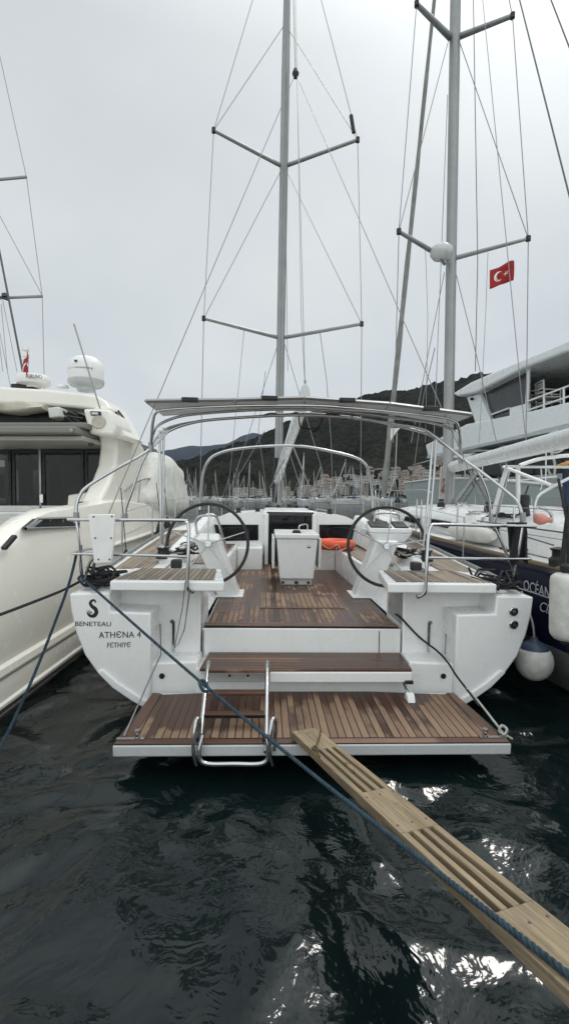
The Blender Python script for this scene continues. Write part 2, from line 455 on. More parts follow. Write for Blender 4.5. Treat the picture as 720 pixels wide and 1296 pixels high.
# distant mountain
FP = [(-900, 20), (-300, 34), (0, 40), (120, 46), (207, 58), (244, 67), (262, 70), (289, 74), (304, 79), (322, 82), (345, 74), (380, 60), (450, 40), (700, 20)]
pxs = np.linspace(-900, 700, 300); ts = np.linspace(0, 1.3, 40)
PX, TT = np.meshgrid(pxs, ts); DD = 4200+TT*2200
H = np.interp(PX, [p for p, _ in FP], [e for _, e in FP])/600*6400
ZZ = H*np.where(TT <= 1, TT**.9, 1-(TT-1)*1.2)-4; XX = (PX-360)/600*DD
for k in range(7):
    lam = 1500*.58**k; th = rng.random()*6.28
    ZZ += lam*.018*np.sin(2*np.pi*(XX*np.cos(th)+DD*np.sin(th))/lam+rng.random()*6.28)*np.clip(TT*2, 0, 1)
ny, nx = XX.shape; idx = np.arange(nx*ny).reshape(ny, nx)
Fq3 = np.stack([idx[:-1, :-1], idx[:-1, 1:], idx[1:, 1:], idx[1:, :-1]], -1).reshape(-1, 4)
M['mount'] = plain('far_mountain_scrub', (.016, .020, .027), .95, var=.35, scale=.004, spec=.1)
tag(npmesh('distant_mountain', np.stack([XX, DD, ZZ], -1).reshape(-1, 3), Fq3, M['mount']), kind='structure')
# shore strip under the town
b = MB(); sp_ = [(-260, 424), (-60, 418), (60, 420), (170, 415), (330, 400)]
b.prism([(x, y) for x, y in sp_]+[(330, 470), (-260, 470)], 2, -1, 1.3)
tag(b.build('town_quay', plain('pale_concrete', (.32, .31, .28), .9, scale=.2), None), kind='structure')
# quay under the photographer
b = MB(); b.box(-14, 14, -8, .62, -1.5, .70)
tag(b.build('quay', plain('quay_concrete', (.30, .29, .27), .9, scale=2, bump=.5), None, bevel=.03), kind='structure')
# haze
hz = bpy.data.materials.new('harbour_haze'); hz.use_nodes = True; hn = hz.node_tree
hn.nodes.remove(hn.nodes['Principled BSDF']); pv = hn.nodes.new('ShaderNodeVolumePrincipled')
pv.inputs['Color'].default_value = (.55, .70, .95, 1); pv.inputs['Density'].default_value = 2.2e-5
hn.links.new(pv.outputs[0], hn.nodes['Material Output'].inputs['Volume'])
b = MB(); b.box(-9500, 9500, -120, 9500, -6, 1300); ho = b.build('haze', hz, None, smooth=0)
tag(ho, kind='stuff')

# ================================================================== MAIN SAILING YACHT
B = Frame((.184, 4.4, 0), R(2.29), R(.9))
A = B.at
yb = empty('sailing_yacht', B, 'white sailing yacht moored stern-to in the middle with open teak cockpit and twin wheels', 'sailing yacht')
# --- hull: outline of the stern, then stations to the bow
OUT = [(0, -.10), (.8, -.06), (1.32, .02), (1.46, .06), (1.60, .14), (1.77, .26), (1.92, .41), (2.03, .57), (2.11, .78), (2.155, .98), (2.17, 1.14)]
def station(y):
    if y <= 5: k = 1+.075*math.sin(y/5*math.pi/2)
    else:
        u = (y-5)/8.7; k = 1.075*(1-u**2.1)
    top = 1.14+.045*y if y < 5 else 1.365+.02*(y-5)
    pts = [Vector((max(.015, x*k*(1 if y < 8 else 1)), y, (z+.1)/1.24*(top+.1)-.1-.25*math.sin(min(1, y/6)*1.57)*(1-i/10))) for i, (x, z) in enumerate(OUT)]
    return pts
b = MB()
for s in (-1, 1):
    b.loft([[Vector((p.x*s, p.y, p.z)) for p in station(y)] for y in (.362, .9, 2, 3, 4, 5, 6, 7, 8, 9, 10, 11, 12, 12.8, 13.4, 13.7)])
hull = b.build('hull', 'gel', yb, smooth=40)
# --- stern quarters (flat panels facing the quay)
for s in (-1, 1):
    b = MB()
    o = [(1.43*s, .055)]+[(x*s, z) for x, z in OUT[3:]]+[(1.81*s, 1.15), (1.80*s, .975), (1.43*s, .965)]
    b.prism(o, 1, 0, .36)
    q = b.build('transom_panel', 'gel', yb, bevel=.018, seg=3)
    b = MB()
    o = [(x*s, z) for x, z in OUT[1:]]+[(1.02*s, 1.165), (1.02*s, -.06)]
    b.prism(o, 1, .345, 1.0)
    b.build('quarter', 'gel', q, bevel=.015)
    b = MB()
    # moulded strip along the chine
    st = [(1.46, .075), (1.60, .155), (1.77, .275), (1.91, .42)]
    inn = [(1.86, .445), (1.725, .325), (1.565, .215), (1.445, .14)]
    b.prism([(x*s, z) for x, z in st+inn], 1, -.025, .01)
    b.build('chine_strip', 'gel', q, bevel=.01)
    b = MB(); b.prism([(1.0*s, -.02), (1.44*s, -.02), (1.44*s, .48), (1.0*s, .50)], 1, .05, .36)
    b.build('lower_box', 'gel', q, bevel=.02, seg=3)
    b = MB(); b.lathe([(.026, 0), (.026, .006), (.017, .007), (.017, .003), (0, .003)], (1.335*s, .048, .36), (0, -1, 0), 16); b.build('scupper', 'black', q)
    b = MB(); b.lathe([(.02, 0), (.02, .012), (0, .014)], (1.30*s, .343, .80), (0, -1, 0), 12); b.box(1.285*s-.012, 1.285*s+.012, .325, .345, .50, .80); b.build('gate_fitting', 'steel', q)
# fittings on starboard panel
for py in (773.5, 790):
    c = A(649, py, 0); b = MB(); b.lathe([(.043, 0), (.043, .012), (.032, .018), (.030, .010), (.018, .010), (.014, .018), (0, .018)], (c.x, 0, c.z), (0, -1, 0), 24); o = b.build('deck_socket', 'steel', yb)
    b = MB(); b.lathe([(.030, .011), (0, .0115)], (c.x, 0, c.z), (0, -1, 0), 20); b.build('socket_cap', 'black', o)
# risers and sole
b = MB(); b.box(-1.02, 1.02, .0, .36, -.05, .44); b.box(-1.0, 1.0, .36, .50, .30, .712)
b.box(-1.0, 1.0, .345, .365, .44, .73)
b.build('transom_riser', 'gel', yb, bevel=.008)
for x in (.78, -.99):
    b = MB(); b.box(x-.003, x+.003, .339, .348, .46, .71); b.build('panel_seam', 'black', yb)
b = MB(); b.box(-.985, .985, .45, 5.0, .66, .735); sole = b.build('cockpit_sole', 'gel', yb)
b = MB(); b.box(-.975, .975, .52, 4.9, .7352, .742); b.build('teak_deck', 'teak', sole)
b = MB(); b.box(-.99, .99, .385, .515, .70, .748); b.build('teak_edge', 'teakx', sole, bevel=.008)
b = MB(); b.box(-.44, .56, 1.16, 2.05, .742, .752); hp = b.build('floor_hatch', plain('hatch_surround', (.16, .105, .07), .5), sole, bevel=.004)
b = MB(); b.box(-.40, .52, 1.19, 2.02, .7522, .757); b.build('hatch_teak', teak('teak_hatch', .062, wet=.25), hp)
for x in (-.62, .70):
    for y in (.98, 1.5): 
        b = MB(); b.box(x-.34 if x < 0 else x-.02, x+.02 if x < 0 else x+.27, y-.008, y+.008, .7424, .745); b.build('sole_seam', plain('pale_seam', (.25, .18, .13)), sole)
# step
b = MB(); b.box(-.33, .97, -.16, .32, .375, .475); b.box(-.96, -.33, -.12, .32, .440, .475); stp = b.build('transom_step', 'gel', yb, bevel=.012)
b = MB(); b.prism([(-.96, -.155), (.965, -.155), (.985, .31), (-.93, .31)], 2, .476, .502); b.build('teak_tread', 'teakx', stp, bevel=.006)
b = MB(); b.box(-.93, -.335, -.02, .0, .33, .438); gp = b.build('ladder_recess', 'gelgrey', stp, bevel=.006)
for k in range(3):
    b = MB(); b.lathe([(.012, 0), (.012, .004), (0, .004)], (-.70+k*.17, -.021, .39), (0, -1, 0), 12); b.build('recess_hole', 'black', gp)
b = MB(); b.box(.90, .97, -.19, -.155, .375, .40); b.build('step_latch', 'black', stp)
# bathing platform
b = MB(); b.prism([(-1.47, -.97), (1.47, -.97), (1.40, -.03), (-1.40, -.03)], 2, .150, .236); pf = b.build('bathing_platform', 'gelgrey', yb, bevel=.012)
b = MB(); b.prism([(-1.36, -.88), (1.36, -.88), (1.29, -.10), (.6, -.035), (-.6, -.035), (-1.29, -.10)], 2, .2362, .245); b.build('platform_teak', 'teakp', pf)
b = MB(); b.box(-1.46, 1.46, -.965, -.882, .2363, .2455); b.build('platform_margin', 'teakx', pf, bevel=.003)
for s in (-1, 1):
    b = MB(); b.prism([(1.46*s, -.88), (1.362*s, -.88), (1.292*s, -.10), (1.34*s, -.06), (1.395*s, -.06)], 2, .2363, .2455); b.build('platform_side_margin', teak('teak_side_margin', .11, wet=.85, dry=(.22, .13, .09)), pf, bevel=.003)
    c = A(158 if s < 0 else 637, 935, -.87); c = Vector((1.36*s, -.86, .25))
    b = MB(); b.box(c.x-.10, c.x+.10, c.y-.06, c.y-.03, .246, .258); b.lathe([(.014, 0), (.014, .03), (.022, .035), (.022, .05), (0, .055)], (c.x-.04*s, c.y, .246), (0, 0, 1), 12); b.build('platform_fitting', 'steel', pf)
# folding leg of the step
p0, p1 = A(510, 872, -.02), A(514, 893, -.14)
b = MB(); b.tube([(p0.x-.02, -.05, .37), (p1.x, -.22, .27)], .014, 8); b.build('step_strut', 'steel', stp)
b = MB(); b.prism([(-.30, .246), (-.18, .246), (-.19, .29), (-.23, .32), (-.27, .30)], 0, p1.x-.035, p1.x+.035); b.build('strut_foot', 'white', stp, bevel=.008)
# swimming ladder leaning from platform edge to the step
ld = MB()
LT, RT = A(264, 840, -.22), A(338, 840, -.22)
LB, RB = A(252, 952, -1.00), A(337, 952, -1.00)
z_ = .012
LT.z += .02; RT.z += .02
lad = bpy.data.objects.new('swim_ladder', None); COL.objects.link(lad); lad.parent = yb
for t_, b_ in ((LT, LB), (RT, RB)): MB().tube([t_, b_], .019, 10).build('ladder_rail', 'steel', lad, smooth=60)
for f in (.10, .38, .62):
    a, c = LT.lerp(LB, f), RT.lerp(RB, f)
    b = MB(); b.hexa([a+Vector((.01, -.04, -.022)), c+Vector((-.01, -.04, -.022)), c+Vector((-.01, .04, -.022)), a+Vector((.01, .04, -.022))],
                     [a+Vector((.01, -.04, .006)), c+Vector((-.01, -.04, .006)), c+Vector((-.01, .04, .006)), a+Vector((.01, .04, .006))])
    b.build('rung', 'teakx', lad, bevel=.005)
b = MB()
l0, l1, r1, r0 = A(257, 930, -.99), A(250, 966, -1.04), A(341, 966, -1.04), A(336, 930, -.99)
b.tube(sm([l0, A(252, 952, -1.03), l1+Vector((.05, 0, 0)), A(296, 967, -1.04), r1-Vector((.05, 0, 0)), A(340, 952, -1.03), r0], 6), .017, 10)
b.build('ladder_foot_bar', 'steel', lad, smooth=60)
for px in (247, 343):
    a = [A(px+2, 968, -1.03), A(px-2, 950, -1.06), A(px, 918, -1.02), A(px+4, 909, -.97), A(px+6, 918, -.94), A(px+4, 950, -.97)]
    b = MB(); b.tube(sm(a, 6), .015, 10); b.build('ladder_hinge_loop', 'steel', lad, smooth=60)
for px in (254, 337):
    c = A(px, 934, -.98); b = MB(); b.box(c.x-.03, c.x+.03, c.y-.03, c.y+.03, c.z-.02, c.z+.02); b.build('ladder_strap', 'black', lad, bevel=.01)

# --- helm seats with teak tops
for s in (-1, 1):
    x0, x1 = (.76, 1.80)
    b = MB(); b.prism([(x0*s, -.02), (x1*s, -.02), (x1*s, .78), ((x0+.10)*s, .78)], 2, 1.172, 1.262); hs = b.build('helm_seat', 'gel', yb, bevel=.014, seg=3)
    b = MB(); b.prism([((x0+.10)*s, .06), ((x1-.02)*s, .06), ((x1-.10)*s, .74), ((x0+.15)*s, .74)], 2, 1.2622, 1.270); b.build('seat_teak', 'teakg', hs)
    b = MB(); b.prism([(1.02*s, .35), (1.02*s, .95), (1.80*s, .95), (1.80*s, .35)], 2, .735, 1.172); b.build('seat_base', 'gel', hs, bevel=.02)
# --- side benches, coamings and side decks
for s in (-1, 1):
    b = MB(); b.prism([(.97*s, 1.9), (.90*s, 4.15), (.90*s, 5.0), (1.5*s, 5.0), (1.55*s, 1.9)], 2, .70, 1.14); bn = b.build('cockpit_bench', 'gel', yb, bevel=.02, seg=3)
    b = MB(); b.prism([(1.02*s, 1.98), (.96*s, 4.2), (.96*s, 4.75), (1.43*s, 4.75), (1.48*s, 1.98)], 2, 1.1402, 1.150); b.build('bench_teak', 'teakg', bn)
    b = MB(); b.box(min(.43*s, .895*s), max(.43*s, .895*s), 4.2, 4.95, .70, 1.135); b.build('bench_end', 'gel', bn, bevel=.02)
    # coaming: rises forward to the cabin side
    b = MB(); b.hexa([(1.42*s, 1.5, 1.10), (1.75*s, 1.5, 1.10), (1.72*s, 5.2, 1.2), (1.30*s, 5.2, 1.2)], [(1.50*s, 1.5, 1.30), (1.68*s, 1.5, 1.30), (1.58*s, 5.2, 1.72), (1.42*s, 5.2, 1.72)])
    co = b.build('coaming', 'gel', yb, bevel=.03, seg=3)
    b = MB(); b.hexa([(1.02*s, .80, .735), (1.60*s, .80, .735), (1.6*s, 1.9, .735), (1.0*s, 1.9, .735)], [(1.36*s, .82, 1.17), (1.62*s, .82, 1.17), (1.62*s, 1.9, 1.20), (1.36*s, 1.9, 1.20)]); b.build('helm_side', 'gel', co, bevel=.015)
    # side deck
    b = MB()
    b.loft([[(1.55*s, y, station(y)[-1].z+.012), ((station(y)[-1].x-.0)*s, y, station(y)[-1].z+.004)] for y in (.9, 2, 3, 4, 5, 6, 7)])
    b.build('side_deck', 'deck', yb)
    b = MB()
    b.loft([[(1.70*s, y, station(y)[-1].z+.02), ((station(y)[-1].x-.12)*s, y, station(y)[-1].z+.017)] for y in (.95, 1.6, 2.2, 3, 4, 5)])
    b.build('side_deck_teak', 'teakg', yb)
    b = MB(); P = [Vector(((station(y)[-1].x-.03)*s, y, station(y)[-1].z+.03)) for y in (.5, 1, 2, 3, 4, 5, 6, 7, 8, 9, 10, 11, 12, 13)]
    b.tube(P, .022, 6); b.build('toe_rail', 'alu', yb, smooth=60)
    # quarter deck top, sloping forward from the stern edge
    b = MB(); b.hexa([(1.80*s, .02, 1.10), (2.14*s, .02, 1.10), (2.19*s, 1.0, 1.10), (1.80*s, 1.0, 1.10)], [(1.83*s, .03, 1.150), (2.12*s, .03, 1.150), (2.17*s, 1.0, 1.215), (1.81*s, 1.0, 1.225)]); b.build('quarter_deck', 'gel', yb, bevel=.02, seg=3)
    # stern cleat
    b = MB(); c = Vector((1.95*s, .42, 1.19)); b.tube([c+Vector((0, -.13, .05)), c+Vector((0, .13, .05))], .014, 8); b.tube([c+Vector((0, -.05, 0)), c+Vector((0, -.05, .05))], .014, 8); b.tube([c+Vector((0, .05, 0)), c+Vector((0, .05, .05))], .014, 8); b.build('cleat', 'steel', yb, smooth=60)
    b = tangle((1.98*s, .40, 1.18), .34, .5, .16, 12, .013, 3+s); b.build('cleat_line', 'brope', yb, smooth=60)
    # winch and its coil of line
    c = A(203 if s < 0 else 541, 690, 1.6); c = Vector((1.66*s, 1.55, 1.27))
    b = MB(); b.lathe([(.085, 0), (.085, .03), (.060, .05), (.055, .10), (.075, .135), (.075, .15), (.03, .165), (0, .165)], c, (0, 0, 1), 20); wi = b.build('winch', 'black', yb)
    b = MB(); b.lathe([(.076, .137), (.078, .149), (.04, .168), (0, .170)], c, (0, 0, 1), 20); b.build('winch_cap', 'steel', wi)
    b = tangle((1.50*s, 1.95, 1.27), .30, .4, .15, 10, .010, 11+s); b.build('sheet_tail', 'brope', yb, smooth=60)
    b = tangle((1.52*s, 1.9, 1.29), .28, .35, .16, 5, .009, 17+s); b.build('sheet_coil', 'grope', yb, smooth=60)
    b = MB(); b.box(min(1.43*s, 1.428*s)-.06, 1.43*s+.06, 1.18, 1.30, 1.19, 1.30); b.build('deck_block', 'black', yb, bevel=.02)
# --- cabin
b = MB()
cab = [(1.45, .95), (1.50, 1.30), (1.42, 1.60), (1.2, 1.70), (.6, 1.755), (0, 1.77)]
secs = []
for y, k, h in ((4.92, 1, 1), (6, 1.0, 1.0), (7.5, .96, .985), (9, .86, .95), (10.5, .66, .89), (11.6, .45, .82)):
    row = [Vector((x*k, y, 1.0+(z-1.0)*h*(1 if y < 10 else .95))) for x, z in cab]
    secs.append([Vector((-p.x, p.y, p.z)) for p in row[:-1]]+row[::-1])
b.loft(secs, cap=True); cabin = b.build('cabin', 'gel', yb, smooth=30)
b = MB(); b.loft([[(-1.9, 5, 1.37), (0, 5, 1.40), (1.9, 5, 1.37)]]+[[(-station(y)[-1].x, y, station(y)[-1].z), (0, y, station(y)[-1].z+.04), (station(y)[-1].x, y, station(y)[-1].z)] for y in (7, 9, 11, 12.5, 13.6)]); b.build('foredeck', 'deck', yb)
for s, (xa, xb) in ((-1, (266, 327)), (1, (404, 463))):
    p = [A(xa, 664, 4.9), A(xb, 664, 4.9), A(xb, 684, 4.9), A(xa, 685, 4.9)]
    if s < 0: p[0].x += .02
    else: p[1].x -= .10
    b = MB(); b.prism([(q.x, q.z) for q in p], 1, 4.895, 4.93); wn_ = b.build('cabin_window', 'glass', cabin, bevel=.01)
    q0, q1 = p[3].lerp(p[1], .25), p[3].lerp(p[1], .75)
    b = MB(); b.tube(sm([(q0.x, 4.89, q0.z), (q1.x, 4.89, q0.z), (q1.x, 4.89, q1.z), (q0.x, 4.89, q1.z)], 5, True), .008, 6, True); b.build('window_frame', 'black', wn_)
b = MB(); b.prism([(-.33, .80), (.52, .80), (.52, 1.72), (-.33, 1.72)], 1, 4.88, 4.935); cw = b.build('companionway', 'glass', cabin)
for xx in (-.40, .525): MB().box(xx, xx+.075, 4.80, 4.93, .74, 1.74).build('companionway_frame', 'gel', cabin, bevel=.02)
b = MB(); b.hexa([(-.44, 4.86, 1.70), (.62, 4.86, 1.70), (.55, 6.1, 1.74), (-.42, 6.1, 1.74)], [(-.42, 4.90, 1.79), (.60, 4.90, 1.79), (.52, 6.1, 1.83), (-.40, 6.1, 1.83)]); hg = b.build('hatch_garage', 'gel', cabin, bevel=.02)
b = MB(); b.box(-.36, .56, 4.845, 4.875, 1.70, 1.775); b.build('hatch_track', 'screen', hg, bevel=.006)
for s in (-1, 1):
    b = MB(); b.tube(sm([(1.05*s, 6.2, 1.70), (1.05*s, 6.3, 1.76), (.98*s, 8.2, 1.77), (.98*s, 8.3, 1.70)], 4), .012, 8); b.build('grab_rail', 'steel', cabin, smooth=60)
    for x, y in ((.55, 5.4), (.95, 5.5)):
        b = MB(); b.lathe([(.06, 0), (.05, .03), (.045, .08), (.06, .11), (0, .12)], (x*s, y, 1.72), n=16); b.build('halyard_winch', 'black', cabin)
# --- cockpit table
T0, T1 = A(349.5, 742, 2.6), A(401, 742, 2.6)
zt = 1.52; xa, xb = T0.x, T1.x
b = MB(); b.hexa([(xa+.05, 2.62, .84), (xb-.05, 2.62, .84), (xb-.05, 3.5, .84), (xa+.05, 3.5, .84)], [(xa, 2.60, 1.44), (xb, 2.60, 1.44), (xb, 3.55, 1.44), (xa, 3.55, 1.44)]); tb = b.build('cockpit_table', 'gel', yb, bevel=.02, seg=3)
b = MB(); b.box(xa+.07, xb-.07, 2.68, 3.4, .742, .84); b.build('table_foot', 'gelgrey', tb, bevel=.01)
b = MB(); b.box(xa-.025, xb+.025, 2.57, 3.58, 1.443, 1.52); b.build('table_lid', 'gel', tb, bevel=.022, seg=3)
for x, y, r in ((xa+.10, 2.68, .02), (xb-.12, 2.69, .02), (.5*(xa+xb), 2.68, .026)):
    b = MB(); b.box(x-r, x+r, 2.655, 2.672, .765, .80); b.build('foot_bolt', 'black', tb)
b = MB(); b.prism([(-.07, 1.521), (.07, 1.521), (.045, 1.56), (-.045, 1.56)], 1, 2.72, 2.86)
o = b.build('table_handle', 'black', tb, bevel=.012); o.location.x = .5*(xa+xb)
b = MB(); b.lathe([(.028, 0), (.028, .008), (.018, .012), (0, .012)], (xb-.13, 2.612, 1.33), (0, -1, 0), 16); b.build('table_latch', 'black', tb)
b = MB(); b.lathe([(.019, .0125), (.012, .0135), (0, .0135)], (xb-.13, 2.612, 1.33), (0, -1, 0), 16); b.build('latch_face', 'steel', tb)
for s, x in ((-1, xa-.045), (1, xb+.045)):
    b = MB(); b.prism([(2.66, 1.45), (3.5, 1.45), (3.45, .98), (2.70, .98)], 0, x-.018, x+.018); b.build('table_leaf', 'gel', tb, bevel=.012)
b = MB(); b.tube(sm([(xa+.35, 2.9, 1.52), (xa+.36, 2.95, 1.62), (xb-.1, 3.3, 1.62), (xb-.09, 3.35, 1.52)], 5), .012, 8); b.build('grab_bar', 'steel', tb, smooth=60)

# --- steering positions
for s, hub, a0 in ((-1, A(263, 688, 1.6), 0.0), (1, A(490, 691.5, 1.6), -8.0)):
    wr = .505; tilt = R(9)
    def W(rad, ang, dz=0.0):
        c, q = math.cos(ang)*rad, math.sin(ang)*rad
        return Vector((hub.x+c, hub.y+q*math.sin(tilt)+dz*math.cos(tilt), hub.z+q*math.cos(tilt)-dz*math.sin(tilt)))
    b = MB(); b.tube([W(wr, 2*math.pi*i/64) for i in range(64)], .021, 10, True); wh = b.build('steering_wheel', 'leather', yb, smooth=80)
    for k in range(5):
        an = R(90+a0+72*k); b = MB(); b.tube([W(.03, an, .04), W(wr-.01, an)], .0095, 8); b.build('spoke', 'steel', wh, smooth=60)
    b = MB(); b.lathe([(.045, -.015), (.05, .02), (.04, .05), (0, .055)], W(0, 0, .06), (W(0, 0, 0)-W(0, 0, 1)), 18); b.build('hub', 'steel', wh)
    # pedestal: column leaning aft at the foot
    foot = A(289 if s < 0 else 464, 755, 1.75)
    tx = hub.x+.03*s; b = MB()
    b.hexa([(foot.x-.15, 1.80, .745), (foot.x+.15, 1.80, .745), (foot.x+.14, 2.15, .745), (foot.x-.14, 2.15, .745)], [(tx-.155, 1.70, 1.50), (tx+.155, 1.70, 1.50), (tx+.14, 2.02, 1.56), (tx-.14, 2.02, 1.56)])
    pd = b.build('helm_pedestal', 'gel', yb, bevel=.03, seg=3)
    b = MB(); b.box(foot.x-.19, foot.x+.19, 1.74, 2.2, .743, .765); b.build('pedestal_foot', 'gel', pd, bevel=.008)
    if s < 0:
        g = [A(250, 676, 1.95), A(248, 662, 1.95), A(252, 654, 1.95), A(262, 652.5, 1.97), A(272, 653, 2.0), A(277, 662, 2.05), A(282, 680, 2.1), A(288, 697, 2.2)]
        b = MB(); b.tube(sm(g, 5), .017, 10); b.build('pedestal_guard', 'steel', pd, smooth=60)
    else:
        l, r_ = A(465, 672, 1.9), A(519, 672, 1.9)
        b = MB(); b.hexa([(l.x+.10, 1.82, 1.47), (r_.x-.10, 1.82, 1.47), (r_.x-.10, 2.12, 1.5), (l.x+.10, 2.12, 1.5)], [(l.x, 1.80, 1.60), (r_.x, 1.80, 1.60), (r_.x, 2.14, 1.60), (l.x, 2.14, 1.60)])
        b.hexa([(l.x, 1.80, 1.602), (r_.x, 1.80, 1.602), (r_.x, 2.14, 1.602), (l.x, 2.14, 1.602)], [(l.x, 1.82, 1.665), (r_.x, 1.82, 1.665), (r_.x-.02, 2.10, 1.73), (l.x+.02, 2.10, 1.73)])
        hd = b.build('instrument_head', 'gel', pd, bevel=.015)
        for u0, u1 in ((.04, .54), (.60, .94)):
            xa_, xb_ = l.x+(r_.x-l.x)*u0, l.x+(r_.x-l.x)*u1
            b = MB(); b.hexa([(xa_, 1.83, 1.668), (xb_, 1.83, 1.668), (xb_, 2.09, 1.733), (xa_, 2.09, 1.733)], [(xa_+.01, 1.84, 1.69), (xb_-.01, 1.84, 1.69), (xb_-.01, 2.09, 1.752), (xa_+.01, 2.09, 1.752)]); b.build('instrument_panel', 'black', hd, bevel=.01)
        b = MB(); b.lathe([(.05, 0), (.05, .10), (.03, .12), (0, .12)], A(463, 668, 2.0)+Vector((-.02, 0, -.06)), (-.3, -1, .2), 14); b.build('compass', 'gelgrey', pd)
        g = [A(505, 668, 2.05), A(505, 654, 2.05), A(499, 650, 2.05), A(478, 650, 2.05), A(474, 655, 2.05), A(473, 668, 2.05)]
        b = MB(); b.tube(sm(g, 5), .014, 10); b.build('pedestal_guard', 'steel', pd, smooth=60)

# --- pushpits
for s in (-1, 1):
    b = MB(); rr = .0165
    if s < 0:
        top = [A(86, 657.5, .10), A(150, 658, .05), A(228, 658.5, .0), A(236, 661, -.02), A(239, 669, -.03), A(238.5, 700, -.05), A(237.5, 735, -.06), A(238, 745, -.06), A(243, 749, -.03)]
        low = [A(92, 701, .10), A(150, 702, .05), A(237, 704.5, -.04)]
        posts = [[A(97, 658, .10), A(101, 690, .10), A(105, 737, .16)], [A(125, 701, .06), A(114, 712, .12), A(107, 736, .18)], [A(92, 701, .1), A(100, 698, .35), A(120, 694, .6)]]
    else:
        top = [A(678, 666, .10), A(610, 665, .05), A(552, 664, .0), A(545, 667, -.02), A(542, 676, -.03), A(540, 706, -.05), A(538.5, 740, -.06), A(537, 751, -.06), A(530, 755.5, -.03)]
        low = [A(671, 707.5, .10), A(610, 707, .05), A(541, 706, -.04)]
        posts = [[A(660, 667, .1), A(655, 700, .1), A(648, 743, .16)], [A(626, 668, .1), A(640, 700, .1), A(655, 742, .18)], [A(671, 707, .1), A(660, 702, .35), A(645, 699, .6)]]
    b.tube(sm(top, 6), rr, 10); pp = b.build('pushpit', 'steel', yb, smooth=60)
    b = MB(); b.tube(sm(low, 4), .013, 8); b.build('pushpit_lower_rail', 'steel', pp, smooth=60)
    for p in posts:
        b = MB(); b.tube(sm(p, 4), .0135, 8); b.build('pushpit_post', 'steel', pp, smooth=60)
    c = Vector(top[-1]); b = MB(); b.lathe([(.022, 0), (.026, .015), (.018, .03), (0, .032)], c+Vector((-.0, .03, 0)), (0, -1, 0), 14); b.build('rail_end', 'steel', pp)
# white bracket board on the port pushpit
p = [A(x, y, -.0) for x, y in ((114, 651), (147, 650.5), (145.5, 690), (143, 712), (121, 712.5), (119, 694))]
b = MB(); b.prism([(q.x, q.z) for q in p], 1, -.035, -.003); bd = b.build('outboard_bracket', 'white', yb, bevel=.008)
for x, y in ((119, 654), (142, 653.5), (121, 681), (141, 681), (125, 708), (139, 708)):
    c = A(x, y, -.035); b = MB(); b.lathe([(.009, 0), (.008, .005), (0, .006)], (c.x, -.036, c.z), (0, -1, 0), 10); b.build('bolt', 'darkwire', bd)
# black cover hanging on the starboard rail
b = MB(); rows = []
for i in range(9):
    u = i/8; rows.append([A(643+2*u+v*(23-3*u)+1.3*math.sin(v*9+u*4), 661+u*(50+4*math.sin(v*7)), .13+.05*math.sin(v*8+u*2)) for v in [k/14 for k in range(15)]])
b.loft(rows); o = b.build('hanging_cover', 'brope', None, smooth=80); sol = o.modifiers.new('thick', 'SOLIDIFY'); sol.thickness = .02; o.matrix_world = B.M
tag(o, 'black cloth bag draped over the starboard stern rail', 'bag')

# --- bimini hoops with solar panels
def hoop(name, pts, r=.0165, par=yb):
    return MB().tube(sm([A(*p) for p in pts], 5), r, 10).build(name, 'steel', par, smooth=60)
hoop('bimini_hoop', [(97, 656, .15), (97, 641, .18), (101, 628, .25), (112, 615, .35), (150, 592, .55), (185, 572, .75), (204, 555, .85), (215, 545, .9), (240, 536, .95), (272, 531, 1.0), (351, 526, 1.0), (400, 526, 1.0), (450, 529.5, 1.0), (492, 535.5, 1.0), (530, 542, .95), (550, 552, .9), (583, 579, .75), (612, 600, .55), (645, 626, .3), (656, 638, .2), (661, 656, .15)])
hoop('bimini_hoop', [(191, 567, .78), (192, 555, .75), (194, 532, .7), (198, 522, .68), (212, 518.5, .66), (272, 515, .64), (330, 513.4, .62), (400, 513.6, .62), (450, 517, .62), (492, 521, .64), (555, 528, .66), (574, 533, .68), (580, 542, .7), (582, 560, .75), (583, 580, .78)])
hoop('bimini_hoop', [(191, 567, .80), (193, 552, .85), (199, 540, .9), (215, 531, .95), (241, 525, 1.0), (302, 520, 1.02), (351, 518.3, 1.05), (400, 518.8, 1.05), (450, 523, 1.04), (492, 528, 1.02), (540, 534, .98), (566, 541, .92), (577, 549, .88), (582, 565, .84), (583, 582, .80)])
hoop('bimini_hoop', [(159, 655, 1.3), (160, 643, 1.3), (168, 620, 1.3), (178, 590, 1.32), (190, 567, 1.35), (200, 552, 1.4), (215, 541, 1.45), (260, 532, 1.5), (351, 525, 1.5), (400, 524, 1.5), (470, 532, 1.5), (530, 546, 1.45), (548, 553, 1.42), (560, 562, 1.4), (590, 583, 1.35), (607, 602, 1.3), (618, 630, 1.3), (621, 656, 1.3)])
for pts in ([(202, 545, 1.1), (203, 600, 1.1), (204, 688, 1.1)], [(207, 541, 1.15), (207, 600, 1.15), (206, 690, 1.15)], [(547, 560, 1.1), (543, 610, 1.1), (536, 690, 1.1)], [(552, 556, 1.2), (548, 610, 1.2), (541, 690, 1.2)]):
    hoop('bimini_post', pts, .014)
for px, py, d in ((97, 655, .15), (191, 566, .78), (583, 581, .78), (661, 655, .15), (159, 655, 1.3), (621, 655, 1.3)):
    c = A(px, py, d); b = MB(); b.lathe([(.026, -.05), (.028, 0), (.026, .05)], c, (0, 0, 1), 12); b.build('tube_joint', 'alu', yb)
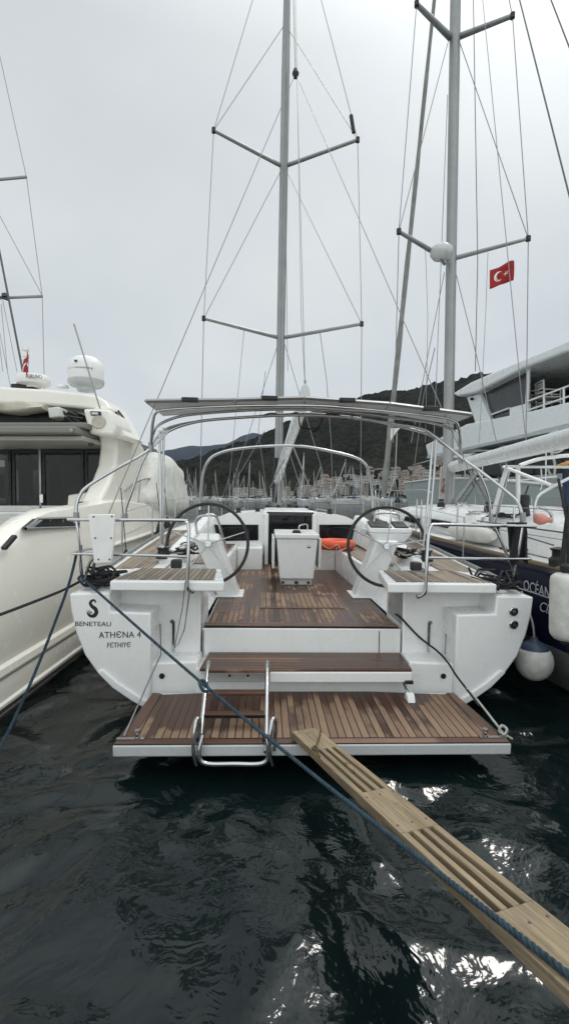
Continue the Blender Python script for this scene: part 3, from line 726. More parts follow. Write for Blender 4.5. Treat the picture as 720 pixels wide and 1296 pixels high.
# solar panels: three framed panels lying over the hoops
FR = [(184, 509.5), (297, 508), (385, 505.5), (493, 513), (597, 526.5)]
BK = [(206, 526), (305, 520), (386, 516.5), (482, 522.5), (572, 537)]
for k in range(4):
    a, b_, c, d = A(*FR[k], .58), A(*FR[k+1], .58), A(*BK[k+1], 1.46), A(*BK[k], 1.46)
    dx = (b_-a)*.008; a, b_, c, d = a+dx, b_-dx, c-dx, d+dx
    h = Vector((0, 0, .032))
    m = MB(); m.hexa([a, b_, c, d], [a+h, b_+h, c+h, d+h]); sp0 = m.build('solar_panel', 'solar', yb, bevel=.004)
    for e0, e1 in ((a, b_), (b_, c), (c, d), (d, a)):
        m = MB(); m.tube([e0+h*.5, e1+h*.5], .021, 4); m.build('panel_frame', 'alu', sp0)
    mid = (a+b_)/2; m = MB(); m.box(mid.x-.085, mid.x+.085, mid.y-.030, mid.y+.05, mid.z+.0, mid.z+.045); m.build('panel_clamp', 'black', sp0, bevel=.008)
# cable hanging under the panels
tubeobj('panel_cable', [A(x, y, 1.05) for x, y in ((332, 526), (345, 523), (360, 527), (376, 522.5), (379, 536), (381, 541), (393, 543), (403, 540), (408, 530), (414, 524), (430, 526), (437, 531), (447, 526))], .009, 'black', yb, 6)
tubeobj('panel_cable', [A(x, y, 1.08) for x, y in ((395, 547), (400, 545), (404, 541))], .014, 'black', yb, 6)
tubeobj('panel_cable', [A(x, y, 1.05) for x, y in ((500, 538), (517, 535), (530, 541), (540, 536), (547, 546))], .008, 'black', yb, 6)
# --- sprayhood hoop in front of the companionway
hoop('sprayhood_hoop', [(253, 645, 4.6), (253.5, 630, 4.6), (257, 600, 4.55), (262, 586, 4.5), (272, 576, 4.5), (297, 568.5, 4.5), (347, 564.2, 4.5), (385, 565, 4.5), (423, 572, 4.5), (448, 578.5, 4.5), (461, 586, 4.5), (467, 598, 4.55), (470, 620, 4.6), (472, 646, 4.6)], .026)

# --- rig
MT, MB_ = A(366, -155, 9.2), A(351.5, 640, 9.2)
b = MB(); P = [MB_.lerp(MT, i/20) for i in range(21)]; b.tube(P, [.118]*15+[.11, .10, .09, .08, .075, .07], 14); mast = b.build('mast', 'mastgrey', yb, smooth=60)
b = MB(); b.tube([p+Vector((-.01, -.105, 0)) for p in P[1:]], .022, 6); b.build('mast_track', 'alu', mast, smooth=60)
SP = {}
for nm, root, tip in (('l1', (351, 427), (258, 403)), ('r1', (361, 427), (457.5, 410)), ('l2', (356, 210), (270.5, 165)), ('r2', (364, 209), (452.5, 177))):
    a, c = A(*root, 9.2), A(*tip, 8.0); SP[nm] = c
    b = MB(); b.tube([a, c], [.055, .042], 8); so_ = b.build('spreader', 'alu', mast, smooth=60)
    b = MB(); b.tube([c-Vector((0, 0, .06)), c+Vector((0, 0, .06))], .05, 8); b.build('spreader_end', 'black', so_)
p = [A(447.5, 168, 8.0), A(444, 146, 8.0)]; b = MB(); b.tube(p, .05, 6); b.build('mast_antenna', 'black', mast)
def wire(name, pts, r=.009, m='wire', par=yb): return tubeobj(name, pts, r, m, par, 5, smooth=False)
J = A(374, 93, 2.6)
wire('backstay', [A(367, -155, 9.1), J], .010)
wire('backstay', [J, A(138, 650, .15)], .0048, 'wire'); wire('backstay', [J, A(655, 738, .2)], .0048, 'wire')
b = MB(); b.lathe([(.03, -.06), (.05, 0), (.03, .06)], J, n=10); b.build('backstay_block', 'black', yb)
for nm, dx in (('2', 0),):
    wire('shroud', [SP['l2'], A(366, -155, 9.2)]); wire('shroud', [SP['l2'], A(361, 30, 9.2)]); wire('shroud', [SP['l1'], SP['l2']]); wire('shroud', [SP['l1'], A(357, 213, 9.2)]); wire('shroud', [SP['l1'], A(253, 640, 8.1)], .010)
    wire('shroud', [SP['r2'], A(366, -155, 9.2)]); wire('shroud', [SP['r2'], A(362, 32, 9.2)]); wire('shroud', [SP['r1'], SP['r2']]); wire('shroud', [SP['r1'], A(362, 215, 9.2)]); wire('shroud', [SP['r1'], A(456, 640, 8.1)], .010)
    wire('shroud', [A(352, 435, 9.2), A(285, 640, 8.3)]); wire('shroud', [A(360, 435, 9.2), A(421, 640, 8.3)])
wire('halyard', [A(309, 418, 8.6), A(302, 490, 8.6), A(291, 600, 8.6), A(284, 640, 8.6)], .007)
wire('halyard', [A(336, 470, 8.8), A(327, 545, 8.8), A(340, 640, 8.8)], .008); wire('halyard', [A(335, 545, 8.8), A(303, 600, 8.8), A(292, 640, 8.8)], .008)
wire('halyard', [A(405, 422, 8.6), A(413, 480, 8.6), A(419, 560, 8.6), A(421, 632, 8.6)], .010)
wire('topping_lift', [A(369, -155, 9.0), A(386, 488, 4.15)], .006); wire('topping_lift', [A(372, -155, 9.0), A(381, 400, 5.2), A(386, 490, 4.2)], .006)
wire('halyard', [A(363, 90, 9.05), A(362, 300, 9.05), A(364, 470, 9.05)], .008)
# boom with stowed sail
E0, E1 = A(386, 500, 4.1), A(351, 606, 8.95)
b = MB(); secs = []
for i in range(11):
    u = i/10; c = E0.lerp(E1, u); w_, h_ = .10-.0*u, .21-.03*u
    secs.append([c+Vector((w_*math.cos(a)*(1 if math.sin(a) < 0 else .92), 0, h_*math.sin(a)*(1+.1*math.sin(9*u)))) for a in [2*math.pi*k/14 for k in range(14)]])
b.loft(secs, closed=True, cap=True); bo = b.build('boom', 'gelgrey', yb, bevel=.02, smooth=50)
b = MB(); b.lathe([(.018, -.05), (.018, .05), (.03, .06), (0, .08)], E0+Vector((0, .04, .20)), n=10); b.build('boom_light', 'alu', bo)
b = MB(); b.tube(sm([MB_+Vector((-.09, -.15, .1)), MB_+Vector((-.10, -.16, .5)), MB_+Vector((-.07, -.14, 1.35))], 4), .07, 8); b.build('mast_sail_bag', 'black', mast)
for a, c in (((365, 573), (341, 618)), ((367, 575), (382, 622)), ((363, 585), (352, 632)), ((357, 592), (356, 634)), ((360, 592), (364, 634)), ((354, 600), (347, 634)), ((368, 566), (350, 600))):
    wire('mainsheet', [A(*a, 6.8), A(*c, 7.2)], .011)
for i, px in enumerate((348, 352.5, 357, 361, 366)):
    wire('mast_line', [A(353.5+i*.8, 575, 8.95), A(px-1, 636, 8.6)], .016, 'grope' if i % 2 else 'wire')
b = MB(); b.tube([A(368, 558, 8.9), A(402, 642, 8.9)], .02, 6); b.build('boom_vang', 'alu', yb)
for x, y in ((352, 643), (366, 642), (375, 643), (388, 644), (338, 643)):
    b = MB(); c = A(x, y, 8.2); b.lathe([(.05, -.06), (.06, 0), (.04, .08), (0, .09)], c, n=10); b.build('deck_organiser', 'black', cabin)
# stanchions and lifelines
for s in (-1, 1):
    tops = []
    for y in (1.7, 3.6, 5.6, 7.6, 9.6, 11.4, 13.0):
        st_ = station(y)[-1]; a = Vector(((st_.x-.05)*s, y, st_.z)); c = a+Vector((0, 0, .62)); tops.append(c)
        b = MB(); b.tube([a, c], .0125, 8); b.build('stanchion', 'steel', yb, smooth=60)
    for h in (0, -.3): wire('lifeline', [t_+Vector((0, 0, h-.01)) for t_ in tops], .004)
# loose wires at the stern
wire('gate_cable', [A(203, 790, .34), A(204, 828, .04)], .006); wire('gate_cable', [A(204, 828, .04), A(157, 932, -.86)], .007)
wire('gate_cable', [A(564, 793, .34), A(563, 828, .04)], .006)
wire('tether', [A(235, 735, -.05), A(231, 770, -.03), A(221, 820, .30), A(226, 815, .3), A(234, 795, .1), A(240, 745, -.05)], .004, 'darkwire')
wire('tether', [A(241, 745, -.05), A(236, 780, .0), A(233, 800, .3)], .004, 'wire')

# --- lettering and emblem on the port quarter
def onpanel(px, py): q = A(px, py, 0); return Vector((q.x, -.0015, q.z))
l0, l1 = onpanel(95, 792.0), onpanel(141, 792.5)
text('lettering', 'BENETEAU', .058, l0, l1-l0, (0, 0, 1), 'black_ink', yb, sx=1.19)
l0, l1 = onpanel(125.5, 807.5), onpanel(183, 806.5)
text('lettering', 'ATH\u0404NA 4', .082, l0, l1-l0, (0, 0, 1), 'black_ink', yb, sx=.92, space=1.04)
l0, l1 = onpanel(135.5, 819.5), onpanel(168, 818.8)
text('lettering', 'F\u0404THIY\u0404', .066, l0, l1-l0, (0, 0, 1), 'black_ink', yb, sx=.80, shear=.12)
# sea-horse emblem: tapering S with a curled tail, head and crest
def P2(u, v): q = onpanel(117.5, 770.5); return (q.x+u*.076, -.001, q.z+v*.084)
b = MB()
S = [(.42, .72), (.22, .95), (-.12, .86), (-.26, .55), (-.02, .24), (.34, -.02), (.46, -.40), (.22, -.74), (-.18, -.80), (-.52, -.60), (-.66, -.25)]
Wd = [.03, .10, .15, .17, .19, .22, .24, .22, .17, .11, .02]
pp_ = sm([(u, v, 0) for u, v in S], 6); ww = np.interp(np.linspace(0, 10, len(pp_)), range(11), Wd)
Lf, Rt = [], []
for i, q in enumerate(pp_):
    d = (pp_[min(i+1, len(pp_)-1)]-pp_[max(0, i-1)]).normalized(); n_ = Vector((-d.y, d.x, 0))
    Lf.append(q+n_*ww[i]); Rt.append(q-n_*ww[i])
for i in range(len(pp_)-1):
    a_, b2, c2, d2 = Lf[i], Lf[i+1], Rt[i+1], Rt[i]
    b.face([b.bm.verts.new(P2(q.x, q.y)) for q in (a_, b2, c2, d2)])
for tri in ([(.15, 1.0), (.42, .72), (.30, .62)], [(-.30, .80), (-.48, .62), (-.26, .45)], [(.0, -.45), (-.35, -.15), (-.10, -.55)], [(-.2, -.5), (-.60, -.05), (-.36, -.6)]):
    b.face([b.bm.verts.new(P2(*q)) for q in tri])
o = b.build('emblem', 'black_ink', yb, smooth=0); o.modifiers.new('t', 'SOLIDIFY').thickness = .001

# ---- things on the yacht
o = MB(); cc = A(424, 688, 3.95); ro = []
R0, r0 = .25, .085
for i in range(40):
    a = 2*math.pi*i/40; ro.append([Vector((cc.x+(R0+r0*.9*math.cos(q))*math.cos(a)*1.08, cc.y+(R0+r0*.9*math.cos(q))*math.sin(a), 1.242+r0*math.sin(q))) for q in [2*math.pi*k/12 for k in range(12)]])
ro.append(ro[0]); o.loft(ro, closed=True); lb = o.build('lifebuoy', 'orange', None, smooth=60)
tag(lb, 'orange lifebuoy lying flat on the cockpit bench beside the table', 'lifebuoy')
lb.location = B.loc; lb.rotation_euler = B.rot
g = [Vector((cc.x+dx, cc.y-.36-dy, z)) for dx, dy, z in ((-.26, -.1, 1.26), (-.15, .0, 1.2), (-.02, .01, 1.27), (.05, .0, 1.18), (.24, -.10, 1.25))]
tubeobj('grab_line', g, .008, 'grope', lb, 6)
tubeobj('grab_line', [Vector((cc.x-.02, cc.y-.37, 1.22)), Vector((cc.x-.08, cc.y-.40, 1.09)), Vector((cc.x-.20, cc.y-.40, 1.03))], .006, 'grope', lb, 6)

# ================================================================== ROPES, PLANK, FENDERS
def sag(a, c, s_, n=14): return [a.lerp(c, i/n)-Vector((0, 0, s_*4*(i/n)*(1-i/n))) for i in range(n+1)]
P = [wp(97, 702, 4.52), wp(88, 738, 4.45), wp(70, 788, 4.3), wp(45, 851, 4.05), (wp(15, 918, 3.7)), wp(-20, 985, 3.3), wp(-60, 1080, 2.8)]
o = twist(sm(P, 6), .013, .075).build('mooring_rope', 'blrope', None, smooth=60)
tag(o, 'dark blue mooring rope dropping from the port stern rail across the motor yacht side', 'rope')
P = [wp(105, 734, 4.6), wp(80, 747, 4.4), wp(40, 763, 4.0), wp(0, 778, 3.6), wp(-50, 795, 3.2)]
o = tubeobj('mooring_line', P, .013, 'brope', None, 8); tag(o, 'thin black line stretched level across the cream motor yacht hull', 'rope')
P = [A(500, 777, .52), A(508, 783, .34), A(530, 806, .33), (A(553, 824, .18)), A(566, 838, .0), A(577, 855, -.25), A(590, 872, -.5), A(606, 893, -.72)]
o = MB().tube(sm([B.M @ p for p in P], 5), .010, 8).build('black_stern_line', 'brope', None, smooth=60); tag(o, 'slack black line from the cockpit sole down over the starboard transom panel', 'rope')
P = [A(590, 871, -.5), A(606, 889, -.62), A(637, 929, -.85)]
o = MB().tube(sm([B.M @ p for p in P], 5), .009, 8); c = B.M @ A(636, 928, -.85)
o.tube(sm([c+Vector((-.03, 0, .02)), c+Vector((0, -.02, -.0)), c+Vector((.03, 0, .03)), c+Vector((0, .02, .05))], 4, True), .011, 6, True); o.tube([c, c+Vector((.06, -.03, -.03))], .008, 6)
o = o.build('white_stern_line', 'grope', None, smooth=60); tag(o, 'pale cord knotted to the starboard corner of the bathing platform', 'rope')

# wooden gangplank with two groups of slots
PA, PB = Vector((.147, 3.51, .256)), Vector((.842+.695*.42, 1.36-2.15*.42, .676+.42*.30))
d = PB-PA; Lp = d.length; ry = math.atan2(d.y, d.x)-math.pi/2
pl = bpy.data.objects.new('gangplank', None); COL.objects.link(pl); pl.location = PA
dn = d.normalized(); xr = Vector((dn.y, -dn.x, 0)).normalized(); zr = xr.cross(dn)
pl.rotation_euler = Matrix((xr, dn, zr)).transposed().to_euler()
tag(pl, 'weathered wooden gangplank with slotted middle reaching from the quay to the bathing platform', 'gangplank')
def tpos(t): return t*Lp/1.42
w2 = .097; th = .052
def tb_(x, y):   # plank-surface point seen in the direction x, y
    r = ray(x, y); n = zr; k = (PA-C0).dot(n)/r.dot(n); q = C0+r*k-PA; return q.dot(xr), q.dot(dn)
g1a, g1b = tb_(412, 957)[1], tb_(478, 1012)[1]
g2a, g2b = tb_(533, 1064)[1], tb_(660, 1165)[1]
segs = [(0, g1a), (g1a, g1b), (g1b, g2a), (g2a, g2b), (g2b, Lp)]
b = MB()
for i, (a, c) in enumerate(segs):
    if i % 2 == 0: b.box(-w2, w2, a, c, 0, th)
    else:
        e = [-w2, -.064, -.040, -.012, .012, .040, .064, w2]
        for k in range(0, 8, 2): b.box(e[k], e[k+1], a+.001, c-.001, 0, th-.0005)
pk = b.build('plank', 'plank', pl, bevel=.004)
for x in (-.075, 0, .075):
    for y in (.08, g1b+.06, g2a-.06, g2b+.08):
        b = MB(); b.lathe([(.006, 0), (.005, .0025), (0, .003)], (x, y, th), n=8); b.build('screw', 'darkwire', pl)
P = [Vector((-.085, .12, th+.006)), Vector((-.05, .20, th+.008)), Vector((.02, .33, th+.008)), Vector((.07, .42, th+.010)), Vector((.085, .50, th+.012)), Vector((.105, .58, th+.01))]
o = MB().tube(sm([pl.matrix_basis @ p for p in P], 5), .006, 6)
c = pl.matrix_basis @ Vector((.08, .44, th+.012)); o.tube(sm([c+Vector((-.02, 0, 0)), c+Vector((0, -.02, .008)), c+Vector((.02, 0, 0)), c+Vector((0, .02, .008))], 4, True), .006, 6, True)
o = o.build('lashing', plain('brown_cord', (.10, .065, .025), .9), None); tag(o, 'brown cord lashed diagonally over the top of the gangplank', 'cord')

# blue laid rope from port quarter to the quay
pts = [wp(103, 690, 4.52), wp(102, 712, 4.5), wp(104, 731, 4.42)]
def on_plank(px, py):
    r_ = ray(px, py); return C0+r_*((PA+zr*(th+.014)-C0).dot(zr)/r_.dot(zr))
Q4 = on_plank(402, 985)
P = sm(pts, 5)
for i in range(1, 12):
    px = 104+(402-104)*i/12; py = 731+(985-731)*i/12+4*math.sin(math.pi*i/12); P.append(wp(px, py, 4.42+(Q4.y-4.42)*(i/12)**.9))
P += [Q4]+[on_plank(x, y) for x, y in ((450, 1023), (500, 1062), (560, 1109), (620, 1156), (680, 1203), (735, 1246), (800, 1297))]
rope = twist(sm(P, 4), .0115, .066).build('mooring_rope', 'blrope', None, smooth=60)
tag(rope, 'blue three-strand mooring rope running from the port stern rail down over the wooden plank', 'rope')
kn = MB(); c = wp(258, 868, 3.31); kn.tube(sm([c+Vector((-.03, 0, .03)), c+Vector((0, -.03, -.02)), c+Vector((.03, 0, -.03)), c+Vector((0, .03, .02))], 4, True), .012, 6, True); kn.build('rope_knot', 'blrope', rope)
# round fender between the hulls, cylinder fender at the right edge
c = wp(675, 836, 4.75); fe = Frame(c)
FS = .92
fr = empty('round_fender', fe, 'round white fender with blue top hanging between the two sailing yachts', 'fender'); fr.scale = (FS, FS, FS)
b = MB(); prof = [(.0, -.215)]+[(.197*math.sin(a)*(1.0 if a > 1.2 else 1), -.215*math.cos(a)) for a in [math.pi*k/18 for k in range(1, 14)]]
b.lathe(prof, (0, 0, 0), n=28); b.build('fender_body', 'fender', fr, smooth=60)
b = MB(); b.lathe([(.1525, .137), (.128, .168), (.09, .198), (.05, .215), (.03, .26), (0, .262)], (0, 0, 0), n=28); b.build('fender_top', 'fblue', fr, smooth=60)
tubeobj('fender_rope', [(0, 0, .25), (-.03, 0, .45), (-.10, .1, .75)], .011, 'grope', fr, 6)
c = wp(717, 767, 4.05); fe = Frame(c)
fr = empty('cylinder_fender', fe, 'long white cylinder fender hanging by the navy hull at the right edge', 'fender')
b = MB(); b.lathe([(.03, -.30), (.10, -.285), (.128, -.25), (.135, -.21), (.135, .21), (.128, .25), (.10, .275), (.04, .29)], (0, 0, 0), n=32); b.build('fender_body', 'fender', fr, smooth=50)
b = MB(); b.lathe([(.045, .28), (.06, .31), (.055, .35), (.03, .37), (0, .37)], (0, 0, 0), n=16); b.build('fender_eye', 'black', fr); MB().lathe([(.03, -.34), (.045, -.32), (.03, -.295)], (0, 0, 0), n=14).build('fender_eye', 'black', fr)
tubeobj('fender_rope', [(0, 0, .36), (.0, .02, .7), (.05, .25, 1.1)], .012, 'brope', fr, 6)

# ================================================================== flags
def flag(name, origin, ux, uy, w_, h_, label, staff=None, crescent=True, fold=.06, droop=None):
    """cloth grid with real folds, white crescent and star on both faces"""
    o = Vector(origin); ux = Vector(ux).normalized(); uy = Vector(uy).normalized(); nn = ux.cross(uy)
    def S(u, v):
        q = o+ux*(u*w_)+uy*(v*h_)+nn*(fold*math.sin(u*7+v*1.5)*u)
        if droop: q += droop(u, v)
        return q
    b = MB(); b.loft([[S(u/18, v/8) for u in range(19)] for v in range(9)])
    ob = b.build(name, 'red', None, smooth=80); ob.modifiers.new('t', 'SOLIDIFY').thickness = .004
    tag(ob, label, 'flag')
    if crescent:
        b = MB()
        def poly(pts):
            for sgn in (-1, 1):
                b.face([b.bm.verts.new(S(u, v)+nn*.006*sgn) for u, v in pts])
        k = h_/w_
        for i in range(20):
            a0, a1 = R(42+i*276/20), R(42+(i+1)*276/20)
            def io(a):
                ou = (.40+.27*k*math.cos(a), .5+.27*math.sin(a)); 
                # inner circle is offset towards the fly
                a2 = a; iu = (.40+.075*k+.215*k*math.cos(a2), .5+.215*math.sin(a2)); return ou, iu
            (o0, i0), (o1, i1) = io(a0), io(a1); poly([o0, o1, i1, i0])
        cx, cy = .40+.40*k, .5
        for i in range(5):
            a = 2*math.pi*i/5+math.pi
            poly([(cx+.13*k*math.cos(a), cy+.13*math.sin(a)), (cx+.05*k*math.cos(a+.63), cy+.05*math.sin(a+.63)), (cx, cy)])
            poly([(cx+.13*k*math.cos(a), cy+.13*math.sin(a)), (cx, cy), (cx+.05*k*math.cos(a-.63), cy+.05*math.sin(a-.63))])
        b.build('crescent_and_star', 'white', ob, smooth=0)
    return ob

# ================================================================== MOTOR YACHT (cream)
LY = Frame((-2.65, 6, 0))
def Lp_(px, py, d): return wp(px, py, d)-LY.loc
def Lx(px, py, X): return LY.at(px, py, X+2.65, 0)
my = empty('motor_yacht', LY, 'big cream motor yacht with smoked glass doors moored at the left', 'motor yacht')
ST = [(1.6, 1.05, 0), (2.4, 1.10, 0), (3.2, 1.2, 0), (4.0, 1.40, 0), (4.4, 1.54, 0), (4.8, 1.70, 0), (5.2, 1.84, 0), (5.6, 1.91, 0), (6.5, 1.95, 0), (7.4, 2.0, 0), (8.2, 2.02, 0), (9, 1.97, .02), (10, 1.92, .05), (12, 1.93, .18), (14, 2.0, .45), (16, 2.08, .95), (18, 2.15, 1.6), (19.5, 2.2, 2.2)]
def lsec(d, zt, sh, sgn):
    pr = [(-.35, -.35), (.03, .01), (.10, .09), (.10, .165), (.07, .18), (.07, .30), (.03, .455), (-.015, .475), (.0, .75), (.0, 1.05), (-.03, 1.0+(zt-1)*.45), (-.07, 1.0+(zt-1)*.8), (-.12, zt-.03), (-.18, zt), (-.33, zt), (-.38, zt-.04), (-.40, 1.02)]
    out = []
    for x, z in pr:
        xx = (x-sh) if sgn > 0 else (-4.4-x+sh)
        out.append(Vector((xx, d-6, z)))
    return out
b = MB()
for sgn in (1, -1): b.loft([lsec(d, zt, sh, sgn) for d, zt, sh in ST])
hl = b.build('hull', 'cream', my, smooth=38)
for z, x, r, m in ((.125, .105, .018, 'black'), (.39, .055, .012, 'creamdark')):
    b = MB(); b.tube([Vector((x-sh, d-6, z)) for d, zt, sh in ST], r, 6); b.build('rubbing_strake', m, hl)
b = MB(); b.tube([Vector((.01-sh, d-6, 1.30+.012*(d-6))) for d, zt, sh in ST if d > 6], .035, 8); b.build('rail_moulding', 'cream', hl, smooth=60)
b = MB(); b.box(-4.2, -.2, -4.3, 7.0, .95, 1.04); b.hexa([(-4.1, 3, 1.5), (-.2, 3, 1.5), (-.6, 9.5, 1.5), (-3.7, 9.5, 1.5)], [(-4.1, 3, 1.9), (-.2, 3, 1.9), (-.6, 9.5, 1.88), (-3.7, 9.5, 1.88)]); b.build('cockpit_deck', 'deck', my)
# fairlead in the bulwark
q = [Lx(29, 669, -2.735), Lx(44, 656.5, -2.735), Lx(97, 655, -2.735), Lx(97, 667, -2.735)]
b = MB(); b.prism([(v.y, v.z) for v in q], 0, -.12, -.055); fl = b.build('fairlead', 'black', my, bevel=.02)
b = MB(); b.tube([v+Vector((.035, 0, 0)) for v in q], .016, 8, True); b.build('fairlead_frame', 'steel', fl, smooth=60)
b = MB(); b.prism([(v.y, v.z) for v in (q[0], q[1], Lx(52, 656.5, -2.735), Lx(37, 669, -2.735))], 0, -.055, -.045); b.build('fairlead_plate', 'steel', fl)
for px in (62, 78, 88):
    c = Lx(px, 668, -2.73); b = MB(); b.lathe([(.03, 0), (.02, .04), (.03, .10), (0, .11)], c+Vector((-.0, 0, 0)), n=12); b.build('roller', 'steel', fl)
b = MB(); q = [Lx(0, 693, -2.71), Lx(14, 677, -2.71), Lx(16, 680, -2.71), Lx(2, 696, -2.71)]; b.prism([(v.y, v.z) for v in q], 0, -.05, -.005); b.build('hull_vent', 'black', fl)
# saloon bulkhead: frame and smoked doors
def tinted():
    t = NT('tinted_saloon_glass'); tr = t.N.new('ShaderNodeBsdfTransparent'); tr.inputs[0].default_value = (.42, .43, .43, 1)
    gl = t.N.new('ShaderNodeBsdfGlossy'); gl.inputs['Roughness'].default_value = .02; fr = t.N.new('ShaderNodeFresnel'); fr.inputs[0].default_value = 1.36
    mxs = t.N.new('ShaderNodeMixShader'); t.L.new(fr.outputs[0], mxs.inputs[0]); t.L.new(tr.outputs[0], mxs.inputs[1]); t.L.new(gl.outputs[0], mxs.inputs[2])
    t.L.new(mxs.outputs[0], t.N['Material Output'].inputs['Surface']); return t.m
M['tinted'] = tinted()
b = MB(); b.box(-4.4, -.50, 6.0, 6.1, 1.0, 3.02); b.box(-4.4, -.55, 3.1, 6.0, 2.985, 3.03); b.box(-4.4, -.5, 3.1, 6.0, .98, 1.05); b.box(-.56, -.50, 3.10, 6.0, 1.05, 2.985); bk = b.build('saloon', 'wood', my)
b = MB(); b.box(-1.6, -.62, 3.6, 5.4, 1.05, 1.50); b.box(-.95, -.62, 3.6, 5.4, 1.50, 1.95); b.build('saloon_sofa', 'canvas', bk, bevel=.08, seg=3)
b = MB(); b.box(-3.9, -2.6, 3.8, 4.5, 1.05, 1.75); b.build('saloon_table', 'cream', bk, bevel=.04)
for x0, x1 in ((-2.55, -2.25), (-1.95, -1.70), (-.85, -.60), (-4.3, -4.0)):
    b = MB(); n_ = 14; b.loft([[(x0+(x1-x0)*i/n_, 3.30+.035*math.sin(i*2.2), z) for i in range(n_+1)] for z in (1.15, 2.0, 2.95)]); b.build('curtain', 'canvas', bk, smooth=70)
for x0, x1 in ((-4.2, -3.2), (-3.0, -2.0), (-1.8, -.9)):
    b = MB(); b.box(x0, x1, 5.96, 5.995, 1.95, 2.75); b.build('saloon_window', 'gelgrey', bk)  # opaque pale panels, daylight of rear windows put into the colour
edges = [-4.35, -2.72, -1.96, -1.18, -.555]
edges = [-4.35, (15-360)/600*9+2.65, (53-360)/600*9+2.65, (107-360)/600*9+2.65, (147-360)/600*9+2.65]
for i in range(4):
    b = MB(); b.box(edges[i]+.012, edges[i+1]-.012, 3.035, 3.05, 1.06, 2.97); dr = b.build('glass_door', 'tinted', my)
    b = MB(); x0_, x1_ = edges[i]+.012, edges[i+1]-.012
    b.box(x0_, x0_+.05, 3.02, 3.066, 1.06, 2.97); b.box(x1_-.05, x1_, 3.02, 3.066, 1.06, 2.97); b.box(x0_+.05, x1_-.05, 3.022, 3.064, 2.90, 2.97); b.box(x0_+.05, x1_-.05, 3.022, 3.064, 1.06, 1.13); b.build('door_frame', 'black', dr)
    if i == 1:
        b = MB(); b.box(edges[i+1]-.045, edges[i+1]-.0, 3.0, 3.028, 1.06, 2.97); b.build('door_stile', 'alu', dr, bevel=.006)
        b = MB(); b.box(edges[i+1]-.02, edges[i+1]+.05, 2.96, 2.998, 1.95, 2.12); b.build('door_handle', 'steel', dr, bevel=.008); MB().box(edges[i+1]-.02, edges[i+1]+.03, 2.965, 2.998, 1.80, 1.86).build('door_lock', 'steel', dr, bevel=.008)
# things seen through the glass do not show; a curtain line inside the doors
for x0, x1, z0, z1 in ((-2.3, -1.95, 2.0, 2.75), (-1.9, -1.3, 1.5, 1.85)):
    pass
b = MB(); b.hexa([(-1.30, 2.5, 1.05), (-.72, 2.5, 1.05), (-.72, 3.0, 1.05), (-1.3, 3.0, 1.05)], [(-1.25, 2.55, 2.10), (-.72, 2.55, 2.18), (-.72, 3.0, 2.18), (-1.25, 3.0, 2.10)]); cb = b.build('cockpit_cabinet', 'cream', my, bevel=.03, seg=3)
b = MB(); b.box(-1.1, -.85, 2.53, 2.56, 1.93, 1.98); b.build('cabinet_latch', 'black', cb)
# flybridge overhang in three stepped layers, its shade put into their dark colours
for d0, z0, z1, xr_, m in ((7.7, 2.98, 3.06, -.60, 'midshade'), (7.45, 3.064, 3.17, -.62, 'creamdark'), (7.7, 3.174, 3.27, -.55, 'creamdark')):
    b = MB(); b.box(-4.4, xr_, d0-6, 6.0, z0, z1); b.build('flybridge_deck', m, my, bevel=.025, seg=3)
b = MB(); b.box(-2.3, -2.25, 1.42, 1.45, 3.07, 3.165); b.box(-.68, -.64, 1.40, 1.44, 3.08, 3.13); b.build('deck_bracket', 'alu', my)
c = Lp_(117, 562, 7.5); b = MB(); b.lathe([(.035, 0), (.035, .08), (.02, .1), (0, .1)], c, (0, -1, -.2), 12); b.build('camera_dome', 'black', my)
# black box standing in for the shade below the canvas, rolled awning
b = MB(); b.box(-4.4, -1.0, 2.25, 3.2, 3.274, 3.55); b.build('awning_shade_box', 'black', my)
b = MB(); secs = []
for i in range(25):
    u = i/24; x = -4.4+u*3.05
    h_ = (.13+.04*math.sin(5*u+1)+.02*math.sin(17*u))*(1 if u < .86 else 1.0-.6*(u-.86)/.14)
    secs.append([Vector((x, 2.05+.20*math.cos(a)*(1+.2*math.sin(3*a+9*u)), 3.56+.05*u*0+h_*math.sin(a)*(1+.18*math.sin(2*a+11*u)))) for a in [2*math.pi*k/16 for k in range(16)]])
b.loft(secs, closed=True, cap=True); b.build('rolled_awning', 'canvas', my, smooth=60)
q = [Lp_(x, y, 7.85) for x, y in ((60, 516), (74, 514), (77, 527), (62, 529))]
b = MB(); b.prism([(v.x, v.z) for v in q], 1, 1.86, 2.2); b.build('awning_bracket', 'tarp', my, bevel=.02)
for a, c in (((72, 523), (112, 546)), ((78, 520), (111, 541)), ((85, 527), (105, 530)), ((86, 521), (98, 526))):
    b = MB(); b.tube([Lp_(*a, 8.0), Lp_(*c, 8.1)], .026, 6); b.build('awning_strut', 'black', my)
# radar arch
px = [(-70, 487), (0, 489), (60, 492.5), (100, 496.5), (122, 500), (134, 508), (146, 528), (160, 553), (150, 556), (142, 540), (134, 526), (126, 519), (108, 517.5), (60, 513), (0, 510.5), (-70, 509)]
b = MB(); b.prism([((v := Lp_(x, y, 8.25)).x, v.z) for x, y in px], 1, 2.25, 3.3); b.build('radar_arch', 'cream', my, bevel=.05, seg=3)
q = [Lp_(x, y, 7.95) for x, y in ((105, 517), (139, 518.5), (147, 537), (146, 549), (142, 551), (113, 549))]
b = MB(); b.prism([(v.x, v.z) for v in q], 1, 1.95, 2.8); sb = b.build('arch_foot', 'cream', my, bevel=.045, seg=3)
c = Lp_(125.5, 534, 7.95); b = MB(); b.lathe([(.115, 0), (.115, .012), (.10, .02), (.06, .004), (.02, .012), (0, .012)], (c.x, 1.945, c.z), (0, -1, 0), 24); b.build('speaker', 'canvas', sb)
